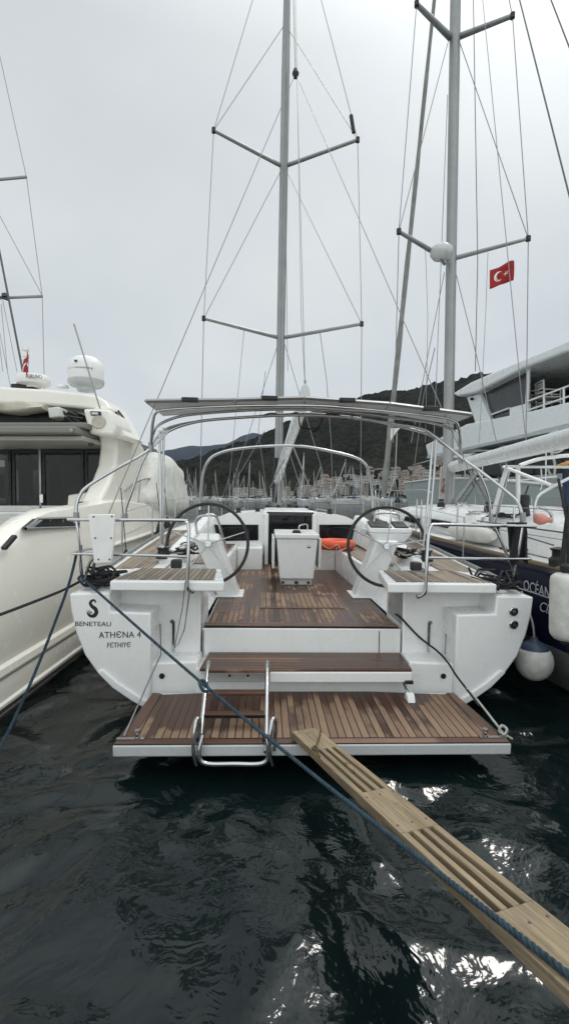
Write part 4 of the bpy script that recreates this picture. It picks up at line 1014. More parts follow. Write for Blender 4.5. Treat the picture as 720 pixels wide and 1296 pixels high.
q = [Lp_(x, y, 7.95) for x, y in ((115, 520.5), (128, 521), (129, 526.5), (116, 526))]
b = MB(); b.prism([(v.x, v.z) for v in q], 1, 1.925, 1.95); fl_ = b.build('flood_light', 'black', sb, bevel=.006)
b = MB(); b.prism([(q[0].x+.03, q[2].z+.02), (q[1].x-.03, q[2].z+.02), (q[1].x-.04, q[0].z-.02), (q[0].x+.03, q[0].z-.02)], 1, 1.918, 1.924); b.build('flood_glass', 'gelgrey', fl_)
# side fairing and lower wing
q = [Lx(x, y, -2.95) for x, y in ((141, 514), (150, 518), (163, 537), (182, 566), (191, 586), (200, 612), (206, 642), (131, 642), (127, 634), (139, 610), (147, 588), (149.5, 566), (146, 548))]
b = MB(); b.prism([(v.y, v.z) for v in q], 0, -.62, -.30); b.build('superstructure_side', 'cream', my, bevel=.06, seg=3)
for k, (a, c) in enumerate((((147, 522), (158, 536)), ((150, 520), (160, 533)))):
    b = MB(); b.tube([Lx(*a, -2.93), Lx(*c, -2.93)], .018, 6); b.build('side_trim', 'black', my)
# white cover over the windscreen
pxs_ = [(170, 641), (178, 615), (186, 592), (192, 579), (201, 574), (211, 579), (221, 594), (229, 615), (233, 636), (231, 651), (200, 655)]
base = [Lx(x, y, -3.0) for x, y in pxs_]; cc = sum(base, Vector())/len(base)
b = MB(); secs = []
for k, (dx, s_) in enumerate(((.28, .55), (.26, .75), (.15, .93), (-.1, 1.0), (-.7, 1.04), (-1.5, 1.05), (-2.2, .95), (-2.6, .7))):
    secs.append([cc+Vector((dx-.0, (p.y-cc.y)*s_, (p.z-cc.z)*s_)) for p in sm(base, 4, True)])
for k, q in enumerate(secs):
    for i, p in enumerate(q): p += Vector((.05, 0, 0))*mn.noise(p*2.6)+Vector((0, .05, .05))*mn.noise(p*3.1+Vector((5, 0, 0)))
b.loft(secs, closed=True, cap=True); b.build('windscreen_cover', 'tarp', my, smooth=70)
# rails
b = MB(); tp = [Lx(x, y, -2.88) for x, y in ((158, 622), (167, 613.5), (178, 608), (190, 605.5), (213, 604.5), (228, 607), (238, 612), (243, 622), (243, 634))]
b.tube(sm(tp, 5), .018, 8); rl = b.build('bow_rail', 'steel', my, smooth=60)
for x, y0, y1 in ((167, 614, 636), (178, 608, 636), (190, 606, 636), (202, 605, 637), (213, 605, 638), (222, 606, 638), (230, 608, 638), (237, 611, 637)):
    b = MB(); b.tube([Lx(x, y0, -2.88), Lx(x-3, y1, -2.88)], .014, 6); b.build('rail_post', 'steel', rl, smooth=60)
b = MB(); b.tube(sm([Lp_(x, y, 5.6) for x, y in ((-40, 650), (0, 650), (28, 650), (36, 651.5), (41, 658), (44, 668))], 5), .024, 8); b.build('cockpit_rail', 'steel', my, smooth=60)
b = MB(); b.tube(sm([Lp_(x, y, 5.3) for x, y in ((-30, 668), (0, 667), (10, 668), (15, 674), (12, 688))], 5), .014, 8); b.build('cockpit_rail', 'black', my, smooth=60)
b = MB(); b.box(-4.2, -1.6, -.9, -.3, 1.05, 1.62); b.build('cockpit_sofa', 'gelgrey', my, bevel=.06, seg=3)
# fenders and lines on the yacht's side
for px, py, d in ((203, 674, 9.6), (212, 668, 10.8), (160, 716, 7.6)):
    c = Lp_(px, py, d); fe = Frame(wp(px, py, d)); 
    o = MB().lathe([(0, -.28), (.09, -.22), (.11, -.05), (.05, .18), (.02, .26), (0, .27)], (0, 0, 0), n=14).build('black_fender', 'black', None, smooth=60); o.location = fe.loc
    tubeobj('fender_line', [(0, 0, .25), (-.02, -.02, .6), (-.06, -.04, 1.0 if px != 160 else 1.25)], .008, 'brope', o, 5)
    tag(o, {203: 'black teardrop fender on the motor yacht bow rail, nearer of a pair', 212: 'black teardrop fender on the motor yacht bow rail, farther of a pair', 160: 'black fender on a thin line low between cream hull and white bracket board'}[px], 'fender')
# radome, radar, small dome, aerial, light
fe = Frame(wp(109.5, 491, 8.6)); rd = empty('satellite_dome', fe, 'white satellite dome on the motor yacht arch', 'satellite dome')
b = MB(); b.lathe([(.15, -.06), (.16, .0), (.27, .03), (.305, .07), (.312, .13)], (0, 0, 0), n=32); b.build('dome_base', 'gelgrey', rd, smooth=40)
b = MB(); b.lathe([(.306, .132), (.310, .30), (.295, .39), (.25, .48), (.18, .535), (.09, .56), (0, .567)], (0, 0, 0), n=32); dm = b.build('dome_shell', 'white', rd, smooth=60)
b = MB(); b.box(-.07, -.03, -.315, -.285, .385, .415); b.build('dome_badge', 'black_ink', dm)
for i in range(11):
    b = MB(); x = -.21+i*.040; y = -math.sqrt(.311**2-x*x); b.box(x, x+.022, y-.002, y+.012, .275, .297); b.build('dome_mark', 'creamdark', dm)
fe = Frame(wp(43, 489, 8.6)); rd = empty('radar', fe, 'flat round white radar scanner beside the red flag on the arch', 'radar')
b = MB(); b.lathe([(.12, -.03), (.13, .0), (.27, .03), (.285, .08), (.28, .15), (.25, .185), (0, .20)], (.0, 0, 0), n=32); b.build('radar_scanner', 'white', rd, smooth=40)
b = MB(); b.box(-.36, .05, -.1, .08, -.06, .03); b.build('radar_foot', 'black', rd, bevel=.02)
text('radar_lettering', 'FURUNO', .10, (.02, -.292, .075), (1, .12, 0), (0, 0, 1), 'maroon', rd, sx=.66)
fe = Frame(wp(80, 491, 8.6)); o = MB().lathe([(.10, 0), (.10, .03), (.08, .055), (0, .06)], (0, 0, 0), n=18).build('gps_antenna', 'white', None, smooth=50); o.location = fe.loc; tag(o, 'small low white antenna puck between radar and satellite dome', 'antenna')
o = tubeobj('whip_antenna', [wp(127, 517, 7.85), wp(94, 410, 7.9)], .013, 'mastgrey', None, 6); tag(o, 'thin whip antenna leaning left from the motor yacht arch', 'antenna')
b = MB(); b.lathe([(.018, 0), (.018, .52), (.06, .53), (.06, .60), (.03, .61), (.03, .64), (.065, .65), (.06, .72), (0, .73)], (0, 0, 0), n=12); o = b.build('light_mast', 'white', None, smooth=40); o.location = wp(34, 489, 8.75); tag(o, 'short light mast with white lamp behind the small red flag', 'navigation light')
f0 = wp(34, 456, 8.55)
flag('boat_flag', f0+Vector((-.10, 0, -.40)), (.50, -.45, .16), (.12, 0, 1), .34, .40, 'small red flag with white crescent on the motor yacht arch', fold=.05)

# ================================================================== NAVY SAILING YACHT (starboard neighbour)
RB = Frame((4.75, 4.4, 0), R(6.8))
U = RB.at
nb = empty('navy_sailing_yacht', RB, 'navy blue sailing yacht with white deck moored on the starboard side', 'sailing yacht')
RS = [(-1.7, 1.84, 1.26), (0, 1.90, 1.29), (2, 1.95, 1.34), (4, 1.93, 1.39), (6, 1.80, 1.44), (8, 1.48, 1.49), (10, .95, 1.54), (11.5, .45, 1.58), (12.5, .03, 1.61)]
def rsec(y, hw, zs, rows): return [[Vector((s*hw*k, y, (z if z < .6 else .5+(z-.5)/.8*(zs-.5)))) for k, z in rows] for s in (-1, 1)]
b = MB(); c = MB(); sec = [rsec(*q, [(.985, .5), (.995, .7), (1, .95), (1, 1.3)]) for q in RS]; sec2 = [rsec(*q, [(.0, -.4), (.7, -.25), (.90, .05), (.955, .30), (.985, .498)]) for q in RS]
for s in (0, 1): b.loft([q[s] for q in sec]); c.loft([q[s] for q in sec2])
hb = b.build('hull', 'navy', nb, smooth=50); c.build('boot_stripe', plain('grey_boot_top', (.20, .21, .21), .5, var=.3, scale=3), hb, smooth=50)
b = MB(); b.prism([(-1.8, .1), (1.8, .1), (1.84, 1.26), (-1.84, 1.26)], 1, -1.72, -1.69); b.build('transom', 'navy', hb)
b = MB(); b.tube([Vector((-hw*1.001, y, .5+(1.02-.5)/.8*(zs-.5)-.02)) for y, hw, zs in RS], .008, 6); b.build('cove_line', 'dim_ink', hb)
b = MB(); b.loft([[(-hw+.01, y, zs-.01), (0, y, zs+.05), (hw-.01, y, zs-.01)] for y, hw, zs in RS]); dk = b.build('deck', 'deck', nb)
b = MB()
for s in (-1, 1): b.tube([Vector((s*(hw-.01), y, zs+.025)) for y, hw, zs in RS], .03, 6)
b.build('toe_rail', plain('teak_toe_rail', (.20, .15, .10), .6), nb, smooth=60)
b = MB(); secs = []
for y, k, h in ((-1.2, .95, .80), (1.2, 1.0, .92), (3.0, 1.0, .95), (5.0, .95, .92), (7, .82, .80), (8.6, .55, .55), (9.4, .4, .12)):
    zs = 1.32+.022*y; row = [Vector((x*k, y, zs+z*h*.5)) for x, z in ((1.48, -.02), (1.46, .45), (1.36, .78), (1.1, .95), (.5, 1.04), (0, 1.06))]
    secs.append([Vector((-p.x, p.y, p.z)) for p in row[:-1]]+row[::-1])
b.loft(secs, cap=True); cr = b.build('coachroof', 'gel', nb, smooth=35)
for y0, y1 in ((2.4, 3.3), (3.9, 4.8), (5.4, 6.1)):
    b = MB(); b.hexa([(-1.49, y0, 1.52), (-1.30, y0, 1.52), (-1.30, y1, 1.54), (-1.47, y1, 1.54)], [(-1.478, y0+.08, 1.64), (-1.3, y0+.08, 1.64), (-1.3, y1-.08, 1.66), (-1.45, y1-.08, 1.66)]); b.build('port_light', 'glass', cr, bevel=.01)
b = MB(); b.tube([(-1.485, -1.1, 1.60), (-1.49, 1.2, 1.66), (-1.48, 3, 1.70)], .010, 6); b.build('coachroof_line', 'darkwire', cr)
# name on the port side
def side(px, py): q = U(px, py, -1.925, 0); return q
for body, sz, a, e, sx, shr in (('OCÉAN', .165, (662.5, 746), (697, 757), 0.80, 0), ('Cli', .150, (682, 772), (697, 777.5), 1.0, .3)):
    p0, p1 = side(*a), side(*e)
    v = Vector((0, -1, -.03)); p0.x = -1.934
    text('lettering', body, sz, p0, v, (0, 0, 1), 'dim_ink', nb, sx=sx, shear=shr)
# mast and rig
MT2, MB2 = U(581, -300, 6.6), U(565.5, 642, 6.6)
P = [MB2.lerp(MT2, i/16) for i in range(17)]
b = MB(); b.tube(P, [.118]*12+[.11, .10, .09, .08, .07], 14); ms = b.build('mast', 'mastgrey', nb, smooth=60)
b = MB(); b.tube([p+Vector((0, -.105, 0)) for p in P[2:]], .022, 6); b.build('mast_track', 'alu', ms, smooth=60)
S2 = {}
for nm, root, tip, rr in (('a', (562, 327), (504.5, 293), .05), ('b', (574, 327), (668, 302), .045), ('c', (569, 47), (527, 5), .06), ('d', (579, 47), (648, 20), .055)):
    a, c = U(*root, 6.6), U(*tip, 5.6); S2[nm] = c; b = MB(); b.tube([a, c], [rr+.01, rr-.01], 8); q = b.build('spreader', 'alu', ms, smooth=60)
    b = MB(); b.tube([c-Vector((0, 0, .05)), c+Vector((0, 0, .05))], .05, 8); b.build('spreader_end', 'black', q)
def wire2(name, pts, r=.009, m='wire'): return wire(name, pts, r, m, nb)
TOP = U(581, -300, 6.6)
wire2('shroud', [S2['a'], S2['c']]); wire2('shroud', [S2['b'], S2['d']]); wire2('shroud', [S2['c'], TOP]); wire2('shroud', [S2['d'], TOP])
wire2('shroud', [S2['a'], U(567.5, 50, 6.6)]); wire2('shroud', [S2['b'], U(580, 50, 6.6)])
wire2('shroud', [S2['a'], U(500, 470, 6.2), U(497, 560, 6.2)]); wire2('shroud', [S2['b'], U(665, 560, 5.2)], .010)
wire2('shroud', [U(575, 340, 6.6), U(602, 448, 6.0), U(628, 560, 5.2)]); wire2('shroud', [U(562, 345, 6.6), U(541, 450, 6.2), U(520, 560, 6)])
wire2('halyard', [U(597, -100, 6.2), U(604, 330, 6.0), U(601, 470, 6.0)], .009, 'darkwire'); wire2('halyard', [U(566, 120, 6.5), U(559, 300, 6.5), U(553, 450, 6.3), U(548, 575, 6.2)], .008)
wire2('halyard', [U(538, 316, 6.3), U(541, 400, 6.3), U(538, 560, 6.2)], .006); wire2('halyard', [U(617, 319, 6.0), U(614, 400, 6.0), U(606, 560, 6)], .006)
wire2('backstay', [TOP, U(720, 248, 1.2), U(775, 475, -.8)], .010, 'darkwire'); wire2('backstay', [TOP, U(720, 60, 2.5), U(800, 300, .3)], .010, 'darkwire')
wire2('topping_lift', [TOP, U(664, 548, 3.2)], .007)
b = MB(); a, c = U(485, 628, 12.2), U(580, -300, 6.8)
Q = [a.lerp(c, i/24) for i in range(25)]; b.tube(Q, [.09+.0*i if i < 1 else (.115-.085*(i/24)**.7)*(1+.12*math.sin(i*2.1)) for i in range(25)], 10); hsl = b.build('furled_headsail', 'sailgrey', nb, smooth=70)
b = MB(); v = [U(494, 542, 10.6), U(506, 541.5, 10.6), U(500, 549, 10.6), U(494, 558, 10.6)]; b.hexa([p for p in v], [p+Vector((0, .02, 0)) for p in v]); b.build('sail_clew', 'tarp', hsl)
wire2('furling_sheet', [U(502, 548, 10.6), U(500, 600, 10.6), U(488, 640, 10.8)], .018, 'grope'); wire2('inner_stay', [U(550, 440, 8.2), U(536, 500, 8.5), U(520, 620, 9.5)], .012)
b = MB(); b.lathe([(.02, -.14), (.18, -.13), (.24, -.05), (.24, .06), (.18, .12), (0, .13)], U(558, 319, 6.2), n=20); b.build('mast_radar', 'gelgrey', ms, smooth=50)
b = MB(); b.tube([U(562, 334, 6.5), U(558, 326, 6.2)], .04, 6); b.build('radar_bracket', 'alu', ms)
b = MB(); b.tube([U(573, 591, 6.4), U(750, 547, 1.3)], .128, 16); bm_ = b.build('boom', 'gelgrey', nb, bevel=.02, smooth=60)
for px in (602, 637, 703):
    c = U(px, 590-(px-573)*.2486, 6.4-(px-573)*.0288*.98)
    for dx in (0,):
        P = [c+Vector((0, .0, 0))+Vector((-.15*math.cos(a), .02*math.sin(3*a), .16*math.sin(a)-.02)) for a in [2*math.pi*k/16 for k in range(16)]]
        b = MB(); b.tube(P, .014, 6, True); b.tube(sm([c+Vector((-.1, 0, -.12)), c+Vector((-.05, -.05, -.35)), c+Vector((0, .05, -.55)), c+Vector((-.05, .1, -.42))], 5), .018, 6); b.build('sail_tie', 'darkwire' if px != 703 else 'grope', bm_, smooth=60)
b = MB(); b.tube([U(571, 638, 6.3), U(602, 598, 5.4)], .05, 8); b.build('boom_vang', 'alu', nb, smooth=60)
for a, c in (((604, 600), (576, 640)), ((612, 597), (580, 645)), ((600, 605), (620, 642)), ((640, 586), (625, 640))): wire2('mainsheet', [U(*a, 5.2), U(*c, 4.8)], .012, 'darkwire')
for px, m in ((558, 'grope'), (561, 'grope'), (572, 'grope'), (555, 'grope')): wire2('mast_line', [U(px+3, 590, 6.4), U(px, 640, 6.3)], .02, m)
b = tangle(U(560, 624, 6.3), .06, .06, .35, 4, .010, 5); b.build('coiled_halyard', plain('faded_red_rope', (.22, .10, .09), .9), ms)
# deck gear
b = MB(); q = U(587, 645, 4.7); b.tube(sm([q+Vector((x, 0, z)) for x, z in ((-.14, -.05), (-.13, .06), (0, .12), (.13, .06), (.14, -.05))], 5), .02, 8); b.build('hatch_arch', 'steel', cr, smooth=60)
b = MB(); b.lathe([(.11, -.05), (.11, .02), (.08, .07), (0, .09)], U(587, 645, 4.75), n=16); b.build('deck_ventilator', 'white', cr, smooth=60)
def post2(y, h=.62, s=-1):
    for i in range(len(RS)-1):
        if RS[i][0] <= y <= RS[i+1][0]:
            u = (y-RS[i][0])/(RS[i+1][0]-RS[i][0]); hw = RS[i][1]+(RS[i+1][1]-RS[i][1])*u; zs = RS[i][2]+(RS[i+1][2]-RS[i][2])*u
    return Vector((s*(hw-.08), y, zs)), Vector((s*(hw-.10), y, zs+h))
for s in (-1, 1):
    tops = []
    for y in (.2, 1.5, 2.9, 4.3, 4.55, 6.3, 8.2, 10, 11.6):
        a, c = post2(y, .62, s); tops.append(c); b = MB(); b.tube([a, c], .014, 8); b.build('stanchion', 'steel', nb, smooth=60)
    for h in (-.01, -.31): wire2('lifeline', [t_+Vector((0, 0, h)) for t_ in tops], .005)
    a, c = post2(11.6, .7, s); a2, c2 = post2(10, .7, s)
    b = MB(); b.tube(sm([a2, c2, c, Vector((0, 12.5, 2.35))], 5), .016, 8); b.build('pulpit', 'steel', nb, smooth=60)
for px, py, y in ((706, 704, .7), (630, 690, 3.2)):
    c = U(px, py, y); b = MB(); b.lathe([(.09, -.1), (.09, -.03), (.06, .0), (.06, .05), (.085, .08), (0, .1)], c, n=16); b.build('winch', 'black', nb, smooth=40)
def frame2(pts, r, m='steel', nm='bimini_frame'): return tubeobj(nm, [U(*p) for p in pts], r, m, nb, 8)
frame2([(657, 589, 2.2), (680, 581.5, 2.2), (700, 578.5, 2.2), (722, 576.5, 2.2), (760, 577, 2.2)], .026, 'white')
frame2([(640, 590.5, 2.2), (700, 591, 2.2), (760, 592, 2.2)], .020); frame2([(637, 591, 2.3), (660, 600, 1.9), (696, 614, 1.6)], .024, 'white')
frame2([(760, 588, 1.2), (720, 605, 1.3), (690, 621, 1.4), (680, 629, 1.4), (676.5, 640, 1.4), (676, 660, 1.4)], .018)
frame2([(641, 593, 2.3), (634, 614, 2.4), (624, 650, 2.5)], .03, 'white'); frame2([(645, 593, 2.3), (638, 616, 2.4), (626, 662, 2.5)], .018)
frame2([(655, 592, 2.3), (655, 615, 2.3), (656, 636, 2.3)], .03, 'white'); frame2([(640, 609, 2.4), (704, 603, 2.4)], .012)
frame2([(684, 592, 2.3), (685, 614, 2.3), (683, 620, 2.3)], .010); frame2([(681, 641, 1.5), (692, 646, 1.5), (697, 652, 1.5), (698, 662, 1.5)], .018)
frame2([(720, 640, 0), (716, 670, 0), (712, 706, 0), (711, 720, 0)], .022, 'black', 'stern_post')
b = MB(); c = U(662, 633, 2.3); b.lathe([(.07, -.08), (.08, .0), (.07, .07), (0, .08)], c, n=14); b.tube([c+Vector((0, 0, -.08)), c+Vector((.06, 0, -.4))], .07, 8); b.build('engine_head', 'black', nb, smooth=50)
wire2('engine_line', [U(668, 615, 2.4), U(662, 632, 2.3)], .012, 'black')
frame2([(568, 692, 4.3), (570, 655, 4.3), (572, 650, 4.3), (576, 650, 4.5), (578, 655, 4.5), (578, 694, 4.5)], .014, 'steel', 'guard_bar')
frame2([(607, 702, 3.0), (609, 660, 3.0), (612, 655, 3.0), (618, 656, 3.1), (621, 662, 3.1), (624, 704, 3.1)], .014, 'steel', 'guard_bar')
for (px, py, y_), m, k in (((575, 688, 4.4), 'brope', 31), ((604, 652, 3.5), 'grope', 33), ((640, 655, 2.6), 'brope', 35), ((560, 655, 5.5), 'grope', 37), ((655, 700, 2.0), 'brope', 39), ((540, 660, 7.5), 'brope', 41)):
    tangle(U(px, py, y_), .35, .35, .08, 6, .011, k).build('deck_line', m, nb, smooth=60)
for a, c in (((548, 650, 7), (600, 665, 4)), ((570, 646, 6), (650, 668, 2.5)), ((586, 655, 5), (700, 690, 1))):
    wire2('deck_sheet', [U(*a), U(*c)], .009, 'darkwire')
for px, y_ in ((548, 7.4), (590, 5.0), (632, 3.3)):
    c = U(px, 664, y_); b = MB(); b.lathe([(.075, -.06), (.075, .0), (.05, .03), (.05, .07), (.07, .09), (0, .10)], Vector((-1.12, y_, 1.36+.022*y_+.46)), n=14); b.build('winch', 'black', nb, smooth=40)
# loose things on the navy yacht
b = MB(); a, c = U(581, 684, 3.6), U(622, 693, 2.3); a.z = c.z = 1.52; a.x = c.x = -1.62
b.tube([a.lerp(c, i/8) for i in range(9)], [.05, .11, .125, .12, .125, .12, .125, .11, .05], 14); o = b.build('canvas_roll', 'tarp', None, smooth=60); o.location = RB.loc; o.rotation_euler = RB.rot
tag(o, 'rolled white canvas lying along the navy yacht side deck', 'canvas roll')
o = MB().lathe([(0, -.075), (.05, -.06), (.07, 0), (.055, .05), (.03, .085), (.033, .125), (0, .13)], (0, 0, 0), (1, -.2, -.1), 18).build('pink_float', 'pink', None, smooth=60); o.location = RB.M @ U(683, 657, 1.35)
tag(o, 'small pink plastic float tied above the white deck of the navy yacht', 'float')
bx = Frame(wp(716, 662, 8.8)); wb = empty('wooden_box', bx, 'long varnished wooden box with a red cushion on top at the right edge', 'box')
b = MB(); b.box(-.42, .8, -.25, .25, -.28, .18); b.build('box_body', 'wood', wb, bevel=.015); b = MB(); b.box(-.44, .82, -.27, .27, .183, .205); b.build('box_lid', 'wood', wb, bevel=.006)
b = MB(); b.lathe([(.03, 0), (.03, .01), (0, .012)], (-.1, -.25, 0), (0, -1, 0), 12); b.build('box_knob', 'alu', wb)
o = MB().box(-.32, .7, -.22, .22, .207, .31).build('red_cushion', 'red', None, bevel=.045, seg=3); o.location = bx.loc; tag(o, 'red seat cushion lying on the varnished wooden box', 'cushion')
b = MB(); rows = []
for i in range(15):
    u = i/14; rows.append([wp(711-2.0*u+v*(20)+.8*math.sin(v*11+u*3), 584+u*108+(4*math.sin(v*9)), 7.6+.10*math.sin(v*10+u*2)) for v in [k/16 for k in range(17)]])
b.loft(rows); o = b.build('hanging_jacket', 'blue', None, smooth=80); o.modifiers.new('t', 'SOLIDIFY').thickness = .03; tag(o, 'dark blue cloth hanging from the bimini frame at the right edge', 'cloth')
b = tangle(wp(716, 591, 7.4), .16, .1, .1, 5, .02, 9); o = b.build('orange_line_coil', 'ochre', None, smooth=60); tag(o, 'small orange coil of line on the frame above the blue cloth', 'rope')
fo = RB.M @ U(619, 366, 5.8)
fu = RB.M @ U(648, 357, 5.7)-fo
flag('turkish_courtesy_flag', fo, (fu.x, fu.y, fu.z), (0, 0, 1), fu.length, (RB.M @ U(619, 342, 5.8)-fo).z, 'red flag with white crescent and star flying below the navy yacht spreader', fold=.10, droop=lambda u, v: Vector((0, 0, .06*math.sin(u*4-1)*u)))

# ================================================================== LARGE WHITE YACHT (beyond, starboard)
BY = Frame((6.8, 14.8, 0), R(8.1))
def K(px, py, x=0.0): return BY.at(px, py, x, 0)
ly = empty('large_yacht', BY, 'large white two-deck yacht with grey hull towering behind the navy sailing yacht', 'yacht')
TP = [(900, 632, -.1), (720, 617, -.1), (640, 609, -.1), (590, 606, .2), (550, 607, 1.2), (511, 611.5, 2.6)]
tp = [K(*q) for q in TP]
mid = tp[-1].x
bt = [Vector((p.x+.25*(1 if i < 3 else 1.0), p.y-(0 if i < 3 else (i-2)*.55), -.4)) for i, p in enumerate(tp)]; bt[-1].x = mid
b = MB()
for s in (1, -1):
    f = lambda p: Vector((p.x if s > 0 else 2*mid-p.x, p.y, p.z))
    rows = []
    for a, c in zip(tp, bt):
        m_ = a.lerp(c, .5)+Vector((.06 if a.x < mid-.1 else 0, 0, 0)); rows.append([f(a), f(a+Vector((0, 0, -.12))), f(m_), f(c)])
    b.loft(rows)
hb2 = b.build('hull', 'yachtgrey', ly, smooth=50)
b = MB(); b.loft([[Vector((p.x, p.y, p.z-.15)), Vector((2*mid-p.x, p.y, p.z-.15))] for p in tp]); b.build('main_deck', 'deck', ly)
b = MB(); b.tube([p+Vector((-.01, 0, .02)) for p in tp], .05, 6); b.build('cap_rail', 'yachtwhite', hb2, smooth=60)
# main deck house as dark box standing in for unlit interior, set back
zA, zB = 2.45, 3.85
yF = K(590, 600, 1.0).y; yR = K(900, 600, 1.0).y
b = MB(); b.box(1.0, 4.2, yR, yF-.6, 2.3, 3.8); b.build('deck_house', 'glass', ly)
b = MB(); b.box(.96, 1.0, yR, yF-.6, 2.3, 2.75); b.build('deck_house_panel', 'yachtgrey', ly)
for px in (545, 566, 588, 610, 640, 690):
    a = K(px, 610, .05 if px > 590 else (590-px)*.03); c = a+Vector((0, 0, .95)); b = MB(); b.tube([a, c], .022, 6); b.build('rail_post', 'steel', ly)
b = MB(); b.tube([K(900, 618, .05)+Vector((0, 0, .95)), K(720, 612, .05)+Vector((0, 0, .95)), K(600, 606, .05)+Vector((0, 0, .95)), K(560, 606, .8)+Vector((0, 0, .95)), K(522, 610, 2.2)+Vector((0, 0, .95))], .024, 6)
b.build('deck_rail', 'steel', ly, smooth=60)
# upper deck: slab, bulwark
blk = [(538, 563), (560, 552), (589, 537), (606, 533.5), (668, 521), (720, 508.5), (900, 465), (900, 497), (720, 537), (640, 556), (589, 569.5), (541, 577)]
v = [K(*q) for q in blk]
b = MB(); b.prism([(p.y, p.z) for p in v], 0, 0, .12); b.build('upper_bulwark', 'yachtwhite', ly, bevel=.04)
zs_ = K(720, 537).z; b = MB(); b.box(.12, 5.1, v[6].y, v[-1].y-.3, zs_-.02, zs_+.16); b.build('upper_deck', 'yachtgrey', ly)
b = MB(); b.prism([(K(541, 577).y, K(541, 577).z-.10), (K(900, 497).y, K(900, 497).z-.10), (K(900, 497).y, K(900, 497).z-.003), (K(541, 577).y, K(541, 577).z-.003)], 0, -.04, .2); b.build('rubbing_band', 'yachtgrey', ly)
q = [K(x, y, 2.6) for x, y in ((545, 571), (562, 555), (585, 540))]
b = MB(); b.loft([[K(541, 577, .06), K(541, 563, .06)], [K(541, 577, .06)+Vector((2.5, .9, 0)), K(541, 563, .06)+Vector((2.5, .9, 0))], [K(541, 577, .06)+Vector((5.0, 0, 0)), K(541, 563, .06)+Vector((5.0, 0, 0))]]); b.build('upper_bulwark_front', 'yachtwhite', ly)
# upper saloon: pillar, screens, roof
v = [K(x, y, .05) for x, y in ((590, 503), (606, 498), (619, 531), (612, 556), (602, 558), (600, 533))]
b = MB(); b.prism([(p.y, p.z) for p in v], 0, .05, .35); b.build('front_pillar', 'yachtwhite', ly, bevel=.03); MB().prism([(p.y, p.z) for p in v], 0, 4.7, 5.0).build('front_pillar', 'yachtwhite', ly, bevel=.03)
v = [K(x, y, .2) for x, y in ((604, 498), (669, 466), (669, 529), (618, 533))]
b = MB(); b.prism([(p.y, p.z) for p in v], 0, .2, .23); b.build('window_screen', 'screen', ly)
v = [K(x, y, .1) for x, y in ((644, 516), (664, 511), (668, 510), (668, 535), (644, 540))]
b = MB(); b.prism([(p.y, p.z) for p in v], 0, .1, .19); b.build('side_panel', 'yachtwhite', ly, bevel=.02)
b = MB(); b.tube([K(618, 526, .12), K(644, 516.5, .12)], .03, 6); b.build('screen_rail', 'yachtwhite', ly)
for x0, y0, x1, y1 in ((669, 465, 665.5, 531), (724, 437, 735, 520)):
    b = MB(); b.tube([K(x0, y0, .1), K(x1, y1, .1)], .055, 8); b.build('roof_post', 'yachtwhite', ly, smooth=60)
roof = [(577, 498), (600, 484), (640, 466.5), (720, 433), (900, 358), (900, 395), (720, 446.5), (668, 466), (606, 497.5), (583, 502)]
v = [K(*q) for q in roof]; b = MB(); b.prism([(p.y, p.z) for p in v], 0, -.15, 5.2); b.build('roof', 'yachtwhite', ly, bevel=.06, seg=3)
yb0, yb1 = K(668, 500, 4.6).y, K(900, 470, 0).y
b = MB(); b.box(4.6, 4.66, yb1, K(668, 500, .1).y+2.5, zs_+.16, zs_+2.0); b.box(.3, 4.6, K(669, 500, .1).y+1.8, K(669, 500, .1).y+1.85, zs_+.16, zs_+2.0); b.build('saloon_wall', plain('shade_dark_panelling', (.035, .022, .016), .5), ly)  # wall colour darkened to carry the unlit interior's shade
for k, (ya, yb_) in enumerate((((667, 508), (760, 473)), ((667, 519.5), (760, 488)))):
    b = MB(); b.tube([K(*ya, .06), K(*yb_, .06)], .026, 6); b.build('upper_rail', 'yachtwhite', ly, smooth=60)
for px, a, c in ((688, 500, 523), (713, 490, 518), (740, 481, 509)):
    b = MB(); b.tube([K(px, a, .06), K(px, c, .06)], .03, 6); b.build('upper_rail_post', 'yachtwhite', ly)
b = MB(); c = K(598, 505, .02); b.lathe([(.05, 0), (.05, .08), (0, .1)], c, (-1, 0, 0), 12); b.build('deck_lamp', 'black', ly)
# stacked white chairs on the upper deck
def chair_mesh():
    b = MB(); w_ = .24
    for s in (-1, 1):
        b.tube(sm([(s*w_, .24, 0), (s*w_, .22, .45), (s*w_, .26, .92)], 3), .022, 6)
        b.tube([(s*w_, -.24, 0), (s*w_, -.22, .64), (s*w_, .22, .66)], .022, 6)
    for z in (.60, .72, .84, .92): b.tube([(-w_, .25, z), (w_, .25, z)], .020, 6)
    b.box(-w_, w_, -.22, .22, .43, .46); return b
ch0 = None; zf = zs_+.16
chs = [(0, 680.5, 0), (0, 680.5, .13), (0, 680.5, .26), (1, 703, 0), (1, 703, .14)]
for k, px, dz in chs:
    y_ = K(px, 500, 1.0).y
    if ch0 is None:
        o = chair_mesh().build('stacking_chair', 'white', None, smooth=60); ch0 = o
    else: o = ch0.copy(); COL.objects.link(o)
    o.location = BY.M @ Vector((.75, y_, zf+dz+.30)); o.rotation_euler = (0, 0, R(8.1+95 if k == 0 else 8.1+80))
    tag(o, 'white frame chair in the stack by the roof post on the large yacht' if k == 0 else 'white frame chair in the stack nearer the right edge on the large yacht', 'chair', 'stacked chairs on the upper deck by the post' if k == 0 else 'stacked chairs on the upper deck by the right edge')
